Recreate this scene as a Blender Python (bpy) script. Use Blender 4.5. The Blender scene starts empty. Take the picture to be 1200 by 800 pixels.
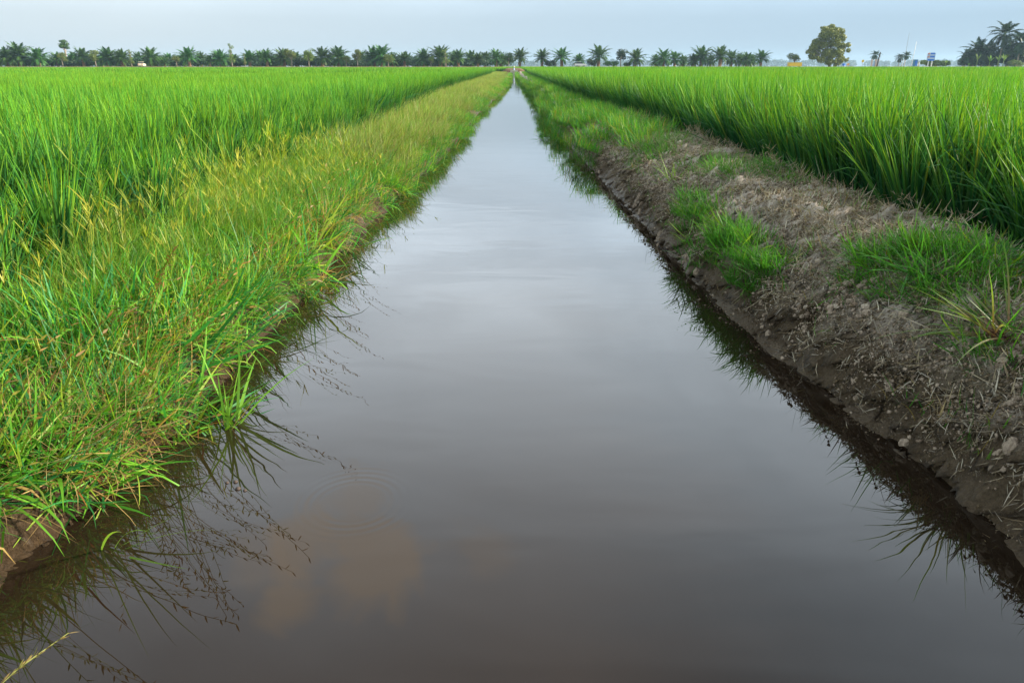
import bpy, bmesh, math, random
import numpy as np
from mathutils import Vector, Matrix, noise

rng = np.random.default_rng(11)
random.seed(11)
sc = bpy.context.scene
COL = sc.collection
PI = math.pi

# ------------------------------------------------------------------ camera numbers
F = 867.0                       # focal length in photo pixels (1200 wide)
TH = math.atan(322 / F)
CT, ST = math.cos(TH), math.sin(TH)
H = 1.30                        # eye height above the water
def px2w(px, py, z=0.0):
    o = py - 78.0
    depth = F * (H - z) / (CT * o)
    return ((px - 602) / F * depth, (depth - (H - z) * ST) / CT)

def table(pts, z):
    a = sorted([px2w(x, y, z)[::-1] for x, y in pts])
    return np.array([p[0] for p in a]), np.array([p[1] for p in a])
TL = table([(0,668),(95,590),(190,508),(250,448),(310,385),(362,330),(398,290),(468,225),(500,195),(530,165),(561,130),(585,110),(595,100),(598,92)], 0)
TR = table([(1200,640),(1090,545),(990,470),(900,402),(815,322),(737,240),(690,190),(650,150),(626,112),(612,98),(606.5,92)], 0)
TC = table([(1195,328),(1120,292),(1030,262),(930,222),(860,189),(780,159),(690,127),(650,108),(625,93)], .36)
TLR = table([(0,345),(130,275),(240,228),(400,162),(500,113),(560,92)], .36)
XLw = lambda Y: np.interp(Y, TL[0], TL[1])
XRw = lambda Y: np.interp(Y, TR[0], TR[1])
XRc = lambda Y: np.maximum(np.interp(Y, TC[0], TC[1]), XRw(Y) + .45)
XLr = lambda Y: np.minimum(np.interp(Y, TLR[0], TLR[1]), XLw(Y) - .7) + .09*np.sin(Y*1.7) + .06*np.sin(Y*4.1 + 1)
CANAL_END = 134.0
FIELD_END = 262.0

# ------------------------------------------------------------------ small helpers
def new_obj(name, me, mat=None, parent=None, loc=None):
    o = bpy.data.objects.new(name, me)
    COL.objects.link(o)
    if mat is not None and me is not None:
        for m in (mat if isinstance(mat, (list, tuple)) else [mat]):
            me.materials.append(m)
    if parent is not None: o.parent = parent
    if loc is not None: o.location = loc
    return o

def tag(o, label=None, cat=None, group=None, kind=None):
    if label: o['label'] = label
    if cat: o['category'] = cat
    if group: o['group'] = group
    if kind: o['kind'] = kind
    return o

def empty(name, loc, rz=0, scale=1.0):
    o = bpy.data.objects.new(name, None)
    COL.objects.link(o)
    o.location = loc; o.rotation_euler = (0, 0, rz); o.scale = (scale,) * 3
    o.empty_display_size = .2
    return o

class MB:
    """collects verts, faces, colours, material indices -> one mesh"""
    def __init__(s): s.v = []; s.f = []; s.c = []; s.m = []; s.n = 0
    def add(s, v, f, c=None, mi=0):
        v = np.asarray(v, float).reshape(-1, 3)
        s.v.append(v)
        for q in f: s.f.append([int(i) + s.n for i in q]); s.m.append(mi)
        cc = np.ones((len(v), 4)); 
        if c is not None: cc[:, :3] = c
        s.c.append(cc); s.n += len(v)
    def box(s, c, d, rz=0, tilt=None, mi=0):
        x, y, z = d[0]/2, d[1]/2, d[2]/2
        v = np.array([(a*x, b*y, e*z) for e in (-1,1) for b in (-1,1) for a in (-1,1)])
        M = Matrix.Rotation(rz, 3, 'Z')
        if tilt: M = M @ Matrix.Rotation(tilt[0], 3, 'X') @ Matrix.Rotation(tilt[1], 3, 'Y')
        v = v @ np.array(M).T + np.array(c)
        s.add(v, [(0,2,3,1),(4,5,7,6),(0,1,5,4),(2,6,7,3),(0,4,6,2),(1,3,7,5)], mi=mi)
    def tube(s, pts, radii, n=8, cap=True, mi=0, c=None):
        pts = [Vector(p) for p in pts]; vs = []
        for i, p in enumerate(pts):
            d = (pts[min(i+1, len(pts)-1)] - pts[max(i-1, 0)]).normalized()
            a = d.orthogonal() if abs(d.z) < .95 else Vector((1,0,0))
            a = (a - d*a.dot(d)).normalized(); b = d.cross(a)
            if abs(d.z) >= .95: b = d.cross(a)
            for k in range(n):
                t = 2*PI*k/n
                vs.append(p + (a*math.cos(t) + b*math.sin(t))*radii[i])
        fs = []
        for i in range(len(pts)-1):
            for k in range(n):
                fs.append((i*n+k, i*n+(k+1)%n, (i+1)*n+(k+1)%n, (i+1)*n+k))
        if cap:
            fs.append(tuple(range(n-1, -1, -1))); fs.append(tuple(range((len(pts)-1)*n, len(pts)*n)))
        s.add([tuple(v) for v in vs], fs, mi=mi, c=c)
    def mesh(s, name, smooth=False):
        me = bpy.data.meshes.new(name)
        v = np.concatenate(s.v) if s.v else np.zeros((0,3))
        me.from_pydata(v.tolist(), [], s.f)
        a = me.color_attributes.new('col', 'FLOAT_COLOR', 'POINT')
        a.data.foreach_set('color', np.concatenate(s.c).astype(np.float32).ravel())
        me.polygons.foreach_set('material_index', np.array(s.m, dtype=np.int32))
        if smooth: me.polygons.foreach_set('use_smooth', [True]*len(me.polygons))
        me.update()
        return me
    def build(s, name, mat, parent=None, smooth=False, loc=None):
        return new_obj(name, s.mesh(name, smooth), mat, parent, loc)

# vectorised grass blades -------------------------------------------------------
def blades(mb, base, az, tilt, curve, L, W, c0, c1, seg=5, roll=None, power=1.3, wstart=.55, tip=.05, cpow=1.0):
    """base (N,3); all else (N,) ; c0,c1 (N,3) colours at root and tip"""
    N = len(base)
    t = np.linspace(0, 1, seg+1)
    phi = tilt[:, None] + curve[:, None] * t[None, :]**power
    ds = (L / seg)[:, None]
    r = np.zeros((N, seg+1)); z = np.zeros((N, seg+1))
    pm = (phi[:, 1:] + phi[:, :-1]) / 2
    r[:, 1:] = np.cumsum(np.sin(pm) * ds, 1); z[:, 1:] = np.cumsum(np.cos(pm) * ds, 1)
    ca, sa = np.cos(az)[:, None], np.sin(az)[:, None]
    P = np.stack([base[:, 0:1] + r*ca, base[:, 1:2] + r*sa, base[:, 2:3] + z], -1)
    w = np.minimum(1, wstart + 1.8*t) * np.maximum(tip, (1 - t**2.2))
    hw = (W/2)[:, None] * w[None, :]
    if roll is None: roll = rng.normal(0, .45, N)
    side = np.stack([-sa*np.ones_like(phi), ca*np.ones_like(phi), np.zeros_like(phi)], -1)
    nrm = np.stack([-np.cos(phi)*ca, -np.cos(phi)*sa, np.sin(phi)], -1)
    cr, sr = np.cos(roll)[:, None, None], np.sin(roll)[:, None, None]
    S = side*cr + nrm*sr
    A = P - S*hw[..., None]; B = P + S*hw[..., None]
    V = np.stack([A, B], 2).reshape(N, -1, 3)
    k = 2*(seg+1)
    tc_ = t**cpow
    cc = c0[:, None, :]*(1 - tc_[None, :, None]) + c1[:, None, :]*tc_[None, :, None]
    cc = np.repeat(cc, 2, 1)
    f = []
    for i in range(N):
        o = i*k
        for j in range(seg):
            q = o + 2*j
            f.append((q, q+1, q+3, q+2))
    mb.add(V.reshape(-1, 3), f, cc.reshape(-1, 3))
    return P

def U(a, b, n): return rng.uniform(a, b, n)
def pick_cols(n, cols, p, jit=.15):
    cols = np.array(cols); idx = rng.choice(len(cols), n, p=np.array(p)/np.sum(p))
    return cols[idx] * (1 + rng.normal(0, jit, (n, 1))).clip(.5, 1.6)

# ------------------------------------------------------------------ materials
def new_mat(name):
    m = bpy.data.materials.new(name); m.use_nodes = True
    nt = m.node_tree; nt.nodes.clear()
    out = nt.nodes.new('ShaderNodeOutputMaterial')
    return m, nt, out
def N(nt, t, **kw):
    n = nt.nodes.new('ShaderNode' + t)
    for k, v in kw.items():
        if k in n.inputs.keys(): n.inputs[k].default_value = v
        else: setattr(n, k, v)
    return n
def math_n(nt, op, a, b=None, clamp=False):
    n = nt.nodes.new('ShaderNodeMath'); n.operation = op; n.use_clamp = clamp
    for i, x in enumerate((a, b)):
        if x is None: continue
        if isinstance(x, (int, float)): n.inputs[i].default_value = x
        else: nt.links.new(x, n.inputs[i])
    return n.outputs[0]
def mixc(nt, fac, a, b, blend='MIX'):
    n = nt.nodes.new('ShaderNodeMix'); n.data_type = 'RGBA'; n.blend_type = blend
    for i, x in ((0, fac), (6, a), (7, b)):
        if isinstance(x, (int, float)): n.inputs[i].default_value = x
        elif isinstance(x, tuple): n.inputs[i].default_value = x if len(x) == 4 else (*x, 1)
        else: nt.links.new(x, n.inputs[i])
    return n.outputs[2]
def noise_n(nt, vec, scale, detail=4, rough=.55, dist=0):
    n = nt.nodes.new('ShaderNodeTexNoise'); n.inputs['Scale'].default_value = scale
    n.inputs['Detail'].default_value = detail; n.inputs['Roughness'].default_value = rough
    n.inputs['Distortion'].default_value = dist
    if vec is not None: nt.links.new(vec, n.inputs['Vector'])
    return n.outputs['Fac']
def ramp(nt, fac, stops):
    n = nt.nodes.new('ShaderNodeValToRGB'); e = n.color_ramp.elements
    while len(e) < len(stops): e.new(.5)
    for i, (p, c) in enumerate(stops):
        e[i].position = p; e[i].color = (c, c, c, 1) if isinstance(c, (int, float)) else (*c, 1)
    nt.links.new(fac, n.inputs[0]); return n.outputs[0]

def leaf_mat(name, trans=.4, tintvar=.5, gloss=.25, field_scale=None, field_cols=None, warm=(1.25,1.0,.6)):
    m, nt, out = new_mat(name)
    a = N(nt, 'Attribute', attribute_name='col')
    ti = N(nt, 'Attribute', attribute_name='tint', attribute_type='INSTANCER')
    v = math_n(nt, 'MULTIPLY_ADD', ti.outputs['Fac'], tintvar); v.node.inputs[2].default_value = 1 - tintvar/2
    vc = nt.nodes.new('ShaderNodeCombineColor')
    for i in range(3): nt.links.new(v, vc.inputs[i])
    c = mixc(nt, 1.0, a.outputs['Color'], vc.outputs[0], 'MULTIPLY')
    if field_scale:
        g = N(nt, 'NewGeometry')
        f = noise_n(nt, g.outputs['Position'], field_scale, 3)
        f = ramp(nt, f, [(.35, 0.0), (.65, 1.0)])
        w = mixc(nt, f, (1, 1, 1), warm)
        c = mixc(nt, 1.0, c, w, 'MULTIPLY')
    p = N(nt, 'BsdfPrincipled'); p.inputs['Roughness'].default_value = .45
    p.inputs['Specular IOR Level'].default_value = gloss
    t = N(nt, 'BsdfTranslucent')
    ct = mixc(nt, 1.0, c, (1.25, 1.2, .55), 'MULTIPLY')
    nt.links.new(c, p.inputs['Base Color']); nt.links.new(ct, t.inputs['Color'])
    mx = N(nt, 'MixShader'); mx.inputs[0].default_value = trans
    nt.links.new(p.outputs[0], mx.inputs[1]); nt.links.new(t.outputs[0], mx.inputs[2])
    nt.links.new(mx.outputs[0], out.inputs[0])
    return m

def tree_leaf(name, ca, cb, trans=.25, scale=.9):
    m, nt, out = new_mat(name)
    tc = N(nt, 'TexCoord'); oi = N(nt, 'ObjectInfo')
    f = noise_n(nt, tc.outputs['Object'], scale, 4, .65)
    f = ramp(nt, f, [(.35, 0.0), (.65, 1.0)])
    c = mixc(nt, f, ca, cb)
    hv = N(nt, 'HueSaturation')
    nt.links.new(math_n(nt, 'MULTIPLY_ADD', oi.outputs['Random'], .04), hv.inputs['Hue']); hv.inputs['Hue'].links[0].from_node.inputs[2].default_value = .48
    nt.links.new(math_n(nt, 'MULTIPLY_ADD', oi.outputs['Random'], .5), hv.inputs['Value']); hv.inputs['Value'].links[0].from_node.inputs[2].default_value = .75
    nt.links.new(c, hv.inputs['Color'])
    p = N(nt, 'BsdfPrincipled', Roughness=.5); p.inputs['Specular IOR Level'].default_value = .25
    t = N(nt, 'BsdfTranslucent')
    nt.links.new(hv.outputs[0], p.inputs['Base Color']); nt.links.new(hv.outputs[0], t.inputs['Color'])
    mx = N(nt, 'MixShader'); mx.inputs[0].default_value = trans
    nt.links.new(p.outputs[0], mx.inputs[1]); nt.links.new(t.outputs[0], mx.inputs[2])
    nt.links.new(mx.outputs[0], out.inputs[0])
    return m

def plain(name, col, rough=.6, var=.3, scale=6, metallic=0, col2=None, coord='Object', bump=0):
    m, nt, out = new_mat(name)
    tc = N(nt, 'TexCoord')
    f = noise_n(nt, tc.outputs[coord], scale, 5, .6)
    f = ramp(nt, f, [(.3, 0.0), (.7, 1.0)])
    c = mixc(nt, f, tuple(x*(1-var) for x in col), col2 or col)
    p = N(nt, 'BsdfPrincipled', Roughness=rough, Metallic=metallic)
    nt.links.new(c, p.inputs['Base Color'])
    if bump:
        b = N(nt, 'Bump', Strength=bump, Distance=.05); nt.links.new(f, b.inputs['Height']); nt.links.new(b.outputs[0], p.inputs['Normal'])
    nt.links.new(p.outputs[0], out.inputs[0]); return m

M_rice = leaf_mat('rice_leaf', .3, .35, .08, .16, warm=(1.12, 1.0, .8))
M_grass = leaf_mat('bank_grass_leaf', .42, .5, .25, 1.3, warm=(1.08, 1.04, .8))
M_tuft = leaf_mat('tuft_leaf', .4, 0, .3)
M_straw = leaf_mat('straw', .15, .4, .2)
def col_mat(name, rough):
    m, nt, out = new_mat(name); a = N(nt, 'Attribute', attribute_name='col'); g = N(nt, 'NewGeometry')
    f = ramp(nt, noise_n(nt, g.outputs['Position'], 160, 4, .7), [(.3, .55), (.7, 1.15)])
    p = N(nt, 'BsdfPrincipled', Roughness=rough); nt.links.new(mixc(nt, 1.0, a.outputs['Color'], f, 'MULTIPLY'), p.inputs['Base Color'])
    p.inputs['Specular IOR Level'].default_value = .2
    nt.links.new(p.outputs[0], out.inputs[0]); return m
M_crumb = col_mat('clod_soil', .95)

M_palm = tree_leaf('palm_leaf', (.024,.088,.022), (.085,.175,.03))
M_coco = tree_leaf('coconut_leaf', (.010,.036,.013), (.035,.08,.02))
M_broad = tree_leaf('broadleaf', (.07,.12,.02), (.16,.2,.04))
M_dark = tree_leaf('dark_leaf', (.011,.036,.016), (.03,.068,.022))
M_gold = tree_leaf('golden_leaf', (.10,.13,.015), (.225,.235,.035), scale=.5)
M_banana = tree_leaf('banana_leaf', (.13,.26,.04), (.2,.33,.06), .45)
M_far = tree_leaf('far_wood_leaf', (.03,.07,.03), (.06,.1,.04), .2, .06)
M_trunk = plain('palm_trunk_bark', (.30,.17,.085), .9, .55, 5, bump=.8)
M_bark = plain('grey_bark', (.30,.25,.19), .9, .5, 6, bump=.5)
M_white = plain('white_paint', (.7,.69,.66), .4, .1, 4)
M_cream = plain('cream_paint', (.72,.62,.45), .4, .12, 4)
M_conc = plain('pale_concrete', (.5,.47,.36), .8, .25, 5)
M_glass = plain('dark_window_glass', (.03,.04,.05), .08, .2, 3)
M_tyre = plain('black_rubber', (.02,.02,.02), .8, .2, 8)
M_yellow = plain('yellow_paint', (.8,.52,.02), .5, .15, 3)
M_orange = plain('orange_paint', (.75,.30,.03), .5, .15, 3)
M_blue = plain('sign_blue', (.03,.16,.62), .5, .12, 3)
M_pale_blue = plain('pale_blue_paint', (.35,.5,.75), .5, .12, 3)
M_teal = plain('teal_paint', (.02,.17,.32), .5, .15, 3)
M_grey = plain('grey_metal', (.32,.36,.4), .5, .2, 3)
M_pink = plain('pinkish_render', (.6,.46,.38), .8, .2, 3)
M_pole = plain('dark_wood', (.07,.05,.04), .9, .3, 4)
M_red = plain('red_paint', (.6,.05,.04), .5, .1, 3)

# ------------------------------------------------------------------ instancing node tree (only for uncountable vegetation and litter)
def scatter(name, variants, pts, rot, scl, vid, tint, label, cat, kind='stuff'):
    """variants: list of meshes; pts (N,3)..."""
    me = bpy.data.meshes.new(name)
    n = len(pts)
    me.vertices.add(n); me.vertices.foreach_set('co', np.asarray(pts, np.float32).ravel())
    def at(nm, ty, data, key):
        a = me.attributes.new(nm, ty, 'POINT'); a.data.foreach_set(key, np.ascontiguousarray(data).ravel())
    at('rot', 'FLOAT_VECTOR', np.asarray(rot, np.float32), 'vector')
    at('scl', 'FLOAT_VECTOR', np.asarray(scl, np.float32), 'vector')
    at('vid', 'INT', np.asarray(vid, np.int32), 'value')
    at('tint', 'FLOAT', np.asarray(tint, np.float32), 'value')
    o = new_obj(name, me)
    g = bpy.data.node_groups.new(name + '_scatter', 'GeometryNodeTree')
    g.interface.new_socket('Geometry', in_out='INPUT', socket_type='NodeSocketGeometry')
    g.interface.new_socket('Geometry', in_out='OUTPUT', socket_type='NodeSocketGeometry')
    gi = g.nodes.new('NodeGroupInput'); go = g.nodes.new('NodeGroupOutput')
    J = g.nodes.new('GeometryNodeJoinGeometry')
    def named(nm, ty):
        a = g.nodes.new('GeometryNodeInputNamedAttribute'); a.data_type = ty; a.inputs['Name'].default_value = nm
        return a.outputs[0]
    R, S_, V = named('rot', 'FLOAT_VECTOR'), named('scl', 'FLOAT_VECTOR'), named('vid', 'INT')
    e2r = g.nodes.new('FunctionNodeEulerToRotation'); g.links.new(R, e2r.inputs[0])
    for k, vm in enumerate(variants):
        src = bpy.data.objects.new(name + '_source', vm)
        oi = g.nodes.new('GeometryNodeObjectInfo'); oi.inputs['Object'].default_value = src
        oi.inputs['As Instance'].default_value = False
        cmp_ = g.nodes.new('FunctionNodeCompare'); cmp_.data_type = 'INT'; cmp_.operation = 'EQUAL'
        ins = [s for s in cmp_.inputs if s.enabled]
        g.links.new(V, ins[0]); ins[1].default_value = k
        ip = g.nodes.new('GeometryNodeInstanceOnPoints')
        g.links.new(gi.outputs[0], ip.inputs['Points']); g.links.new(cmp_.outputs[0], ip.inputs['Selection'])
        g.links.new(oi.outputs['Geometry'], ip.inputs['Instance'])
        g.links.new(e2r.outputs[0], ip.inputs['Rotation']); g.links.new(S_, ip.inputs['Scale'])
        g.links.new(ip.outputs[0], J.inputs[0])
    g.links.new(J.outputs[0], go.inputs[0])
    md = o.modifiers.new('scatter', 'NODES'); md.node_group = g
    tag(o, label, cat, kind=kind)
    return o

# ------------------------------------------------------------------ ground relief
FIELD_Z = .10
def sm(a, b, x):
    t = np.clip((x - a)/(b - a), 0, 1); return t*t*(3 - 2*t)
def zr_prof(X, Y):          # right bank
    w, c = XRw(Y), XRc(Y)
    d = X - w
    width = c - w
    z = -.35 + .35*sm(-.5, -.02, d)
    z = z + .27*sm(-.01, .16, d) + .18*sm(.1, np.maximum(.6*width, .25), d)
    z = z - (.45 - FIELD_Z + .08)*sm(.97*width, 1.14*width + .05, d)
    return z
def zl_prof(X, Y):          # left bank
    w, r = XLw(Y), XLr(Y)
    d = w - X
    width = w - r
    z = -.35 + .35*sm(-.5, -.02, d)
    z = z + .17*sm(-.03, .09, d) + .11*sm(.08, .5*width, d)
    z = z - (.28 - FIELD_Z)*sm(.9*width, width + .12, d)
    return z

def grid_mesh(name, P):
    nr, nc = P.shape[:2]
    me = bpy.data.meshes.new(name)
    i = np.arange((nr-1)*(nc-1)); r, c = i//(nc-1), i % (nc-1)
    a = r*nc + c
    fs = np.stack([a, a+1, a+nc+1, a+nc], 1)
    me.vertices.add(nr*nc); me.vertices.foreach_set('co', P.astype(np.float32).ravel())
    me.loops.add(len(fs)*4); me.loops.foreach_set('vertex_index', fs.astype(np.int32).ravel())
    me.polygons.add(len(fs)); me.polygons.foreach_set('loop_start', np.arange(len(fs), dtype=np.int32)*4)
    me.polygons.foreach_set('use_smooth', np.ones(len(fs), bool))
    me.update(calc_edges=True); me.validate()
    return me

# rows along the canal: fine near the camera
rows = [-4, -2, -1, 0.0, .5]
y = .8
while y < CANAL_END + 2: rows.append(y); y += max(.013, y*.0055)
rows = np.array(rows + [CANAL_END + 2.0])

def nz(x, y, z, s, oct=4):
    return noise.fractal(Vector((x*s, y*s, z*s)), 1.0, 2.1, oct)

def relief(side, x, yy, z, w, wd):
    """lumps and hollows of the earth banks: shift outwards and upwards"""
    n1 = nz(x, yy, 0, 2.2, 3)
    n2 = nz(x + 9, yy, z*2, 9, 4)
    dd = side*(x - w)
    face = float(sm(-.15, .05, dd))
    hz = face*(1 - float(sm(wd*1.05, wd*1.25 + .05, dd))*.8)
    dz = hz*((.075 if side > 0 else .045)*n1 + (.065 if side > 0 else .035)*n2)
    dx = face*(.09*n1 + .06*n2)*(1.3 if dd < .25 else .5)
    if yy < 14:
        n3 = nz(x, yy, z + 5, 38, 3)
        n4 = nz(x, yy, z + 8, 75, 2)
        dz += hz*(.026*n3 + .018*n4)
        dx += face*(.034*n3 + .022*n4)
    return dx, dz

def bank(name, side, ncol):
    w = XRw(rows) if side > 0 else XLw(rows)
    c = XRc(rows) if side > 0 else XLr(rows)
    wd = np.abs(c - w)
    u = np.linspace(0, 1, ncol)
    # cross positions: from .25 m inside the water to .35 beyond the crest, denser on the face
    off = -.25 + (wd[:, None]*1.3 + .45)*(u[None, :]**1.15)
    X = w[:, None] + side*off
    Y = np.repeat(rows[:, None], ncol, 1)
    Z = zr_prof(X, Y) if side > 0 else zl_prof(X, Y)
    P = np.stack([X, Y, Z], -1)
    for i in range(len(rows)):
        for j in range(ncol):
            x, yy, z = P[i, j]
            dx, dz = relief(side, x, yy, z, w[i], wd[i])
            P[i, j, 0] = x + side*dx; P[i, j, 2] = z + dz
    # bury the outer seam
    P[:, -1, 2] = FIELD_Z - .03; P[:, 0, 2] -= .05
    if side > 0: pass
    else: P = P[:, ::-1]
    return grid_mesh(name, P)

def soil_mat(name, dry1, dry2, wet, moss, mossamt=.35):
    m, nt, out = new_mat(name)
    g = N(nt, 'NewGeometry'); pos = g.outputs['Position']
    sep = N(nt, 'SeparateXYZ'); nt.links.new(pos, sep.inputs[0])
    f1 = noise_n(nt, pos, 70, 6, .7); f1 = ramp(nt, f1, [(.32, 0.0), (.62, 1.0)])
    f2 = noise_n(nt, pos, 7, 5, .6)
    c = mixc(nt, f1, dry1, dry2)
    mo = ramp(nt, noise_n(nt, pos, 3.2, 4, .7), [(.48, 0.0), (.62, 1.0)])
    c = mixc(nt, math_n(nt, 'MULTIPLY', mo, mossamt), c, moss)
    # damp soil below a ragged line
    hgt = math_n(nt, 'ADD', sep.outputs['Z'], math_n(nt, 'MULTIPLY', math_n(nt, 'SUBTRACT', f2, .5), -.38))
    hgt = math_n(nt, 'ADD', hgt, math_n(nt, 'MULTIPLY', math_n(nt, 'SUBTRACT', noise_n(nt, pos, 30, 3), .5), -.2))
    dry = ramp(nt, hgt, [(.17, 0.0), (.40, 1.0)])
    wetv = mixc(nt, f1, tuple(x*.5 for x in wet), wet)
    c = mixc(nt, dry, wetv, c)
    p = N(nt, 'BsdfPrincipled')
    nt.links.new(c, p.inputs['Base Color'])
    rr = ramp(nt, sep.outputs['Z'], [(.02, .35), (.2, .95)]); nt.links.new(rr, p.inputs['Roughness'])
    p.inputs['Specular IOR Level'].default_value = .25
    b = N(nt, 'Bump', Strength=1.0, Distance=.02)
    hb = math_n(nt, 'ADD', noise_n(nt, pos, 110, 6, .75), math_n(nt, 'MULTIPLY', noise_n(nt, pos, 28, 4), 1.5))
    nt.links.new(hb, b.inputs['Height']); nt.links.new(b.outputs[0], p.inputs['Normal'])
    nt.links.new(p.outputs[0], out.inputs[0])
    return m
M_soilR = soil_mat('right_bank_soil', (.42,.34,.255), (.72,.63,.52), (.16,.115,.068), (.075,.08,.022), .6)
M_soilL = soil_mat('left_bank_soil', (.13,.085,.045), (.24,.17,.10), (.085,.055,.03), (.08,.085,.025), .5)

tag(new_obj('right_bank', bank('right_bank', 1, 170), M_soilR), kind='structure')
tag(new_obj('left_bank', bank('left_bank', -1, 64), M_soilL), kind='structure')

# ground sheet (with the canal bed cut into it)
def build_ground():
    ys = np.concatenate([[-60, -20, -8], np.arange(-4, 20, .5), np.arange(20, CANAL_END - 1, 4), [CANAL_END-.6, CANAL_END, CANAL_END+.6, CANAL_END+4, 160, 200, 255, FIELD_END, FIELD_END+1.2, FIELD_END+7, FIELD_END+9, 300, 400, 700, 1500, 3500]])
    rel = [-3000, -800, -200, -60, -20, -8, -3, -1.2, -.5, -.3, -.1]
    rows_ = []
    for yy in ys:
        yc = min(max(yy, 0), CANAL_END)
        l, r = float(XLw(yc)), float(XRw(yc))
        lr, rc = float(XLr(yc)), float(XRc(yc))
        xs = [-3000, -800, -200, -60, -20, -8, lr - .6, lr - .05, l - .1, l + .1, l + .5*(0 - l), 0, .5*r, r - .1, r + .1, rc + .2, rc + .8, 8, 20, 60, 200, 800, 3000]
        zs = []
        for i, x in enumerate(xs):
            z = FIELD_Z
            if 8 <= i <= 14 and yy < CANAL_END + .3: z = -.45
            if FIELD_END + 1 < yy < FIELD_END + 8: z = 1.2
            elif yy >= FIELD_END + 8: z = 1.1
            zs.append(z)
        rows_.append([(x, yy, z) for x, z in zip(xs, zs)])
    return grid_mesh('ground', np.array(rows_))
m, nt, out = new_mat('field_ground')
g = N(nt, 'NewGeometry'); sep = N(nt, 'SeparateXYZ'); nt.links.new(g.outputs['Position'], sep.inputs[0])
far = ramp(nt, math_n(nt, 'MULTIPLY', sep.outputs['Y'], 1/1000.0), [(.255, 0.0), (.264, 1.0)])
mud = mixc(nt, noise_n(nt, g.outputs['Position'], 6, 5), (.028,.022,.012), (.06,.048,.03))
verge = mixc(nt, noise_n(nt, g.outputs['Position'], .4, 5, .7), (.20,.12,.06), (.12,.14,.03))
p = N(nt, 'BsdfPrincipled', Roughness=.6)
nt.links.new(mixc(nt, far, mud, verge), p.inputs['Base Color']); nt.links.new(p.outputs[0], out.inputs[0])
M_ground = m
tag(new_obj('ground', build_ground(), M_ground), kind='structure')

# ------------------------------------------------------------------ water
def build_water():
    ys = np.concatenate([[-12, -4, 0], np.arange(1, 30, 1.0), np.arange(30, CANAL_END, 5), [CANAL_END + .2]])
    R = []
    for yy in ys:
        yc = max(yy, 0)
        l, r = float(XLw(yc)) - .22, float(XRw(yc)) + .22
        R.append([(l + (r-l)*t, yy, 0) for t in np.linspace(0, 1, 7)])
    return grid_mesh('water', np.array(R))
m, nt, out = new_mat('canal_water')
g = N(nt, 'NewGeometry'); pos = g.outputs['Position']
mp = N(nt, 'Mapping'); mp.inputs['Scale'].default_value = (.55, 1.3, 1); nt.links.new(pos, mp.inputs[0])
w1 = noise_n(nt, mp.outputs[0], 1.6, 2, .5, .6)
w2 = noise_n(nt, mp.outputs[0], 9, 2, .5, .3)
patch = ramp(nt, noise_n(nt, mp.outputs[0], .55, 2), [(.5, 0.0), (.66, 1.0)])
hgt = math_n(nt, 'ADD', math_n(nt, 'MULTIPLY', w1, .010), math_n(nt, 'MULTIPLY', math_n(nt, 'MULTIPLY', w2, patch), .0022))
cx, cy = px2w(415, 588)
ds = nt.nodes.new('ShaderNodeVectorMath'); ds.operation = 'DISTANCE'
nt.links.new(pos, ds.inputs[0]); ds.inputs[1].default_value = (cx, cy, 0)
r_ = ds.outputs['Value']
ring = math_n(nt, 'MULTIPLY', math_n(nt, 'SINE', math_n(nt, 'MULTIPLY', r_, 210.0)), .00022)
env = math_n(nt, 'MULTIPLY', ramp(nt, math_n(nt, 'MULTIPLY', r_, 3.0), [(.28, 0.0), (.40, 1.0), (.55, .7), (.72, 0.0)]), ring)
hgt = math_n(nt, 'ADD', hgt, env)
b = N(nt, 'Bump', Strength=.26, Distance=1.0); nt.links.new(hgt, b.inputs['Height'])
p = N(nt, 'BsdfPrincipled', Roughness=.008)
p.inputs['IOR'].default_value = 1.6
silt = mixc(nt, ramp(nt, noise_n(nt, pos, 1.1, 4), [(.35, 0.0), (.7, 1.0)]), (.014,.009,.0055), (.019,.012,.007))
nt.links.new(silt, p.inputs['Base Color'])
nt.links.new(b.outputs[0], p.inputs['Normal']); nt.links.new(p.outputs[0], out.inputs[0])
tag(new_obj('water', build_water(), m), kind='structure')

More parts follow.
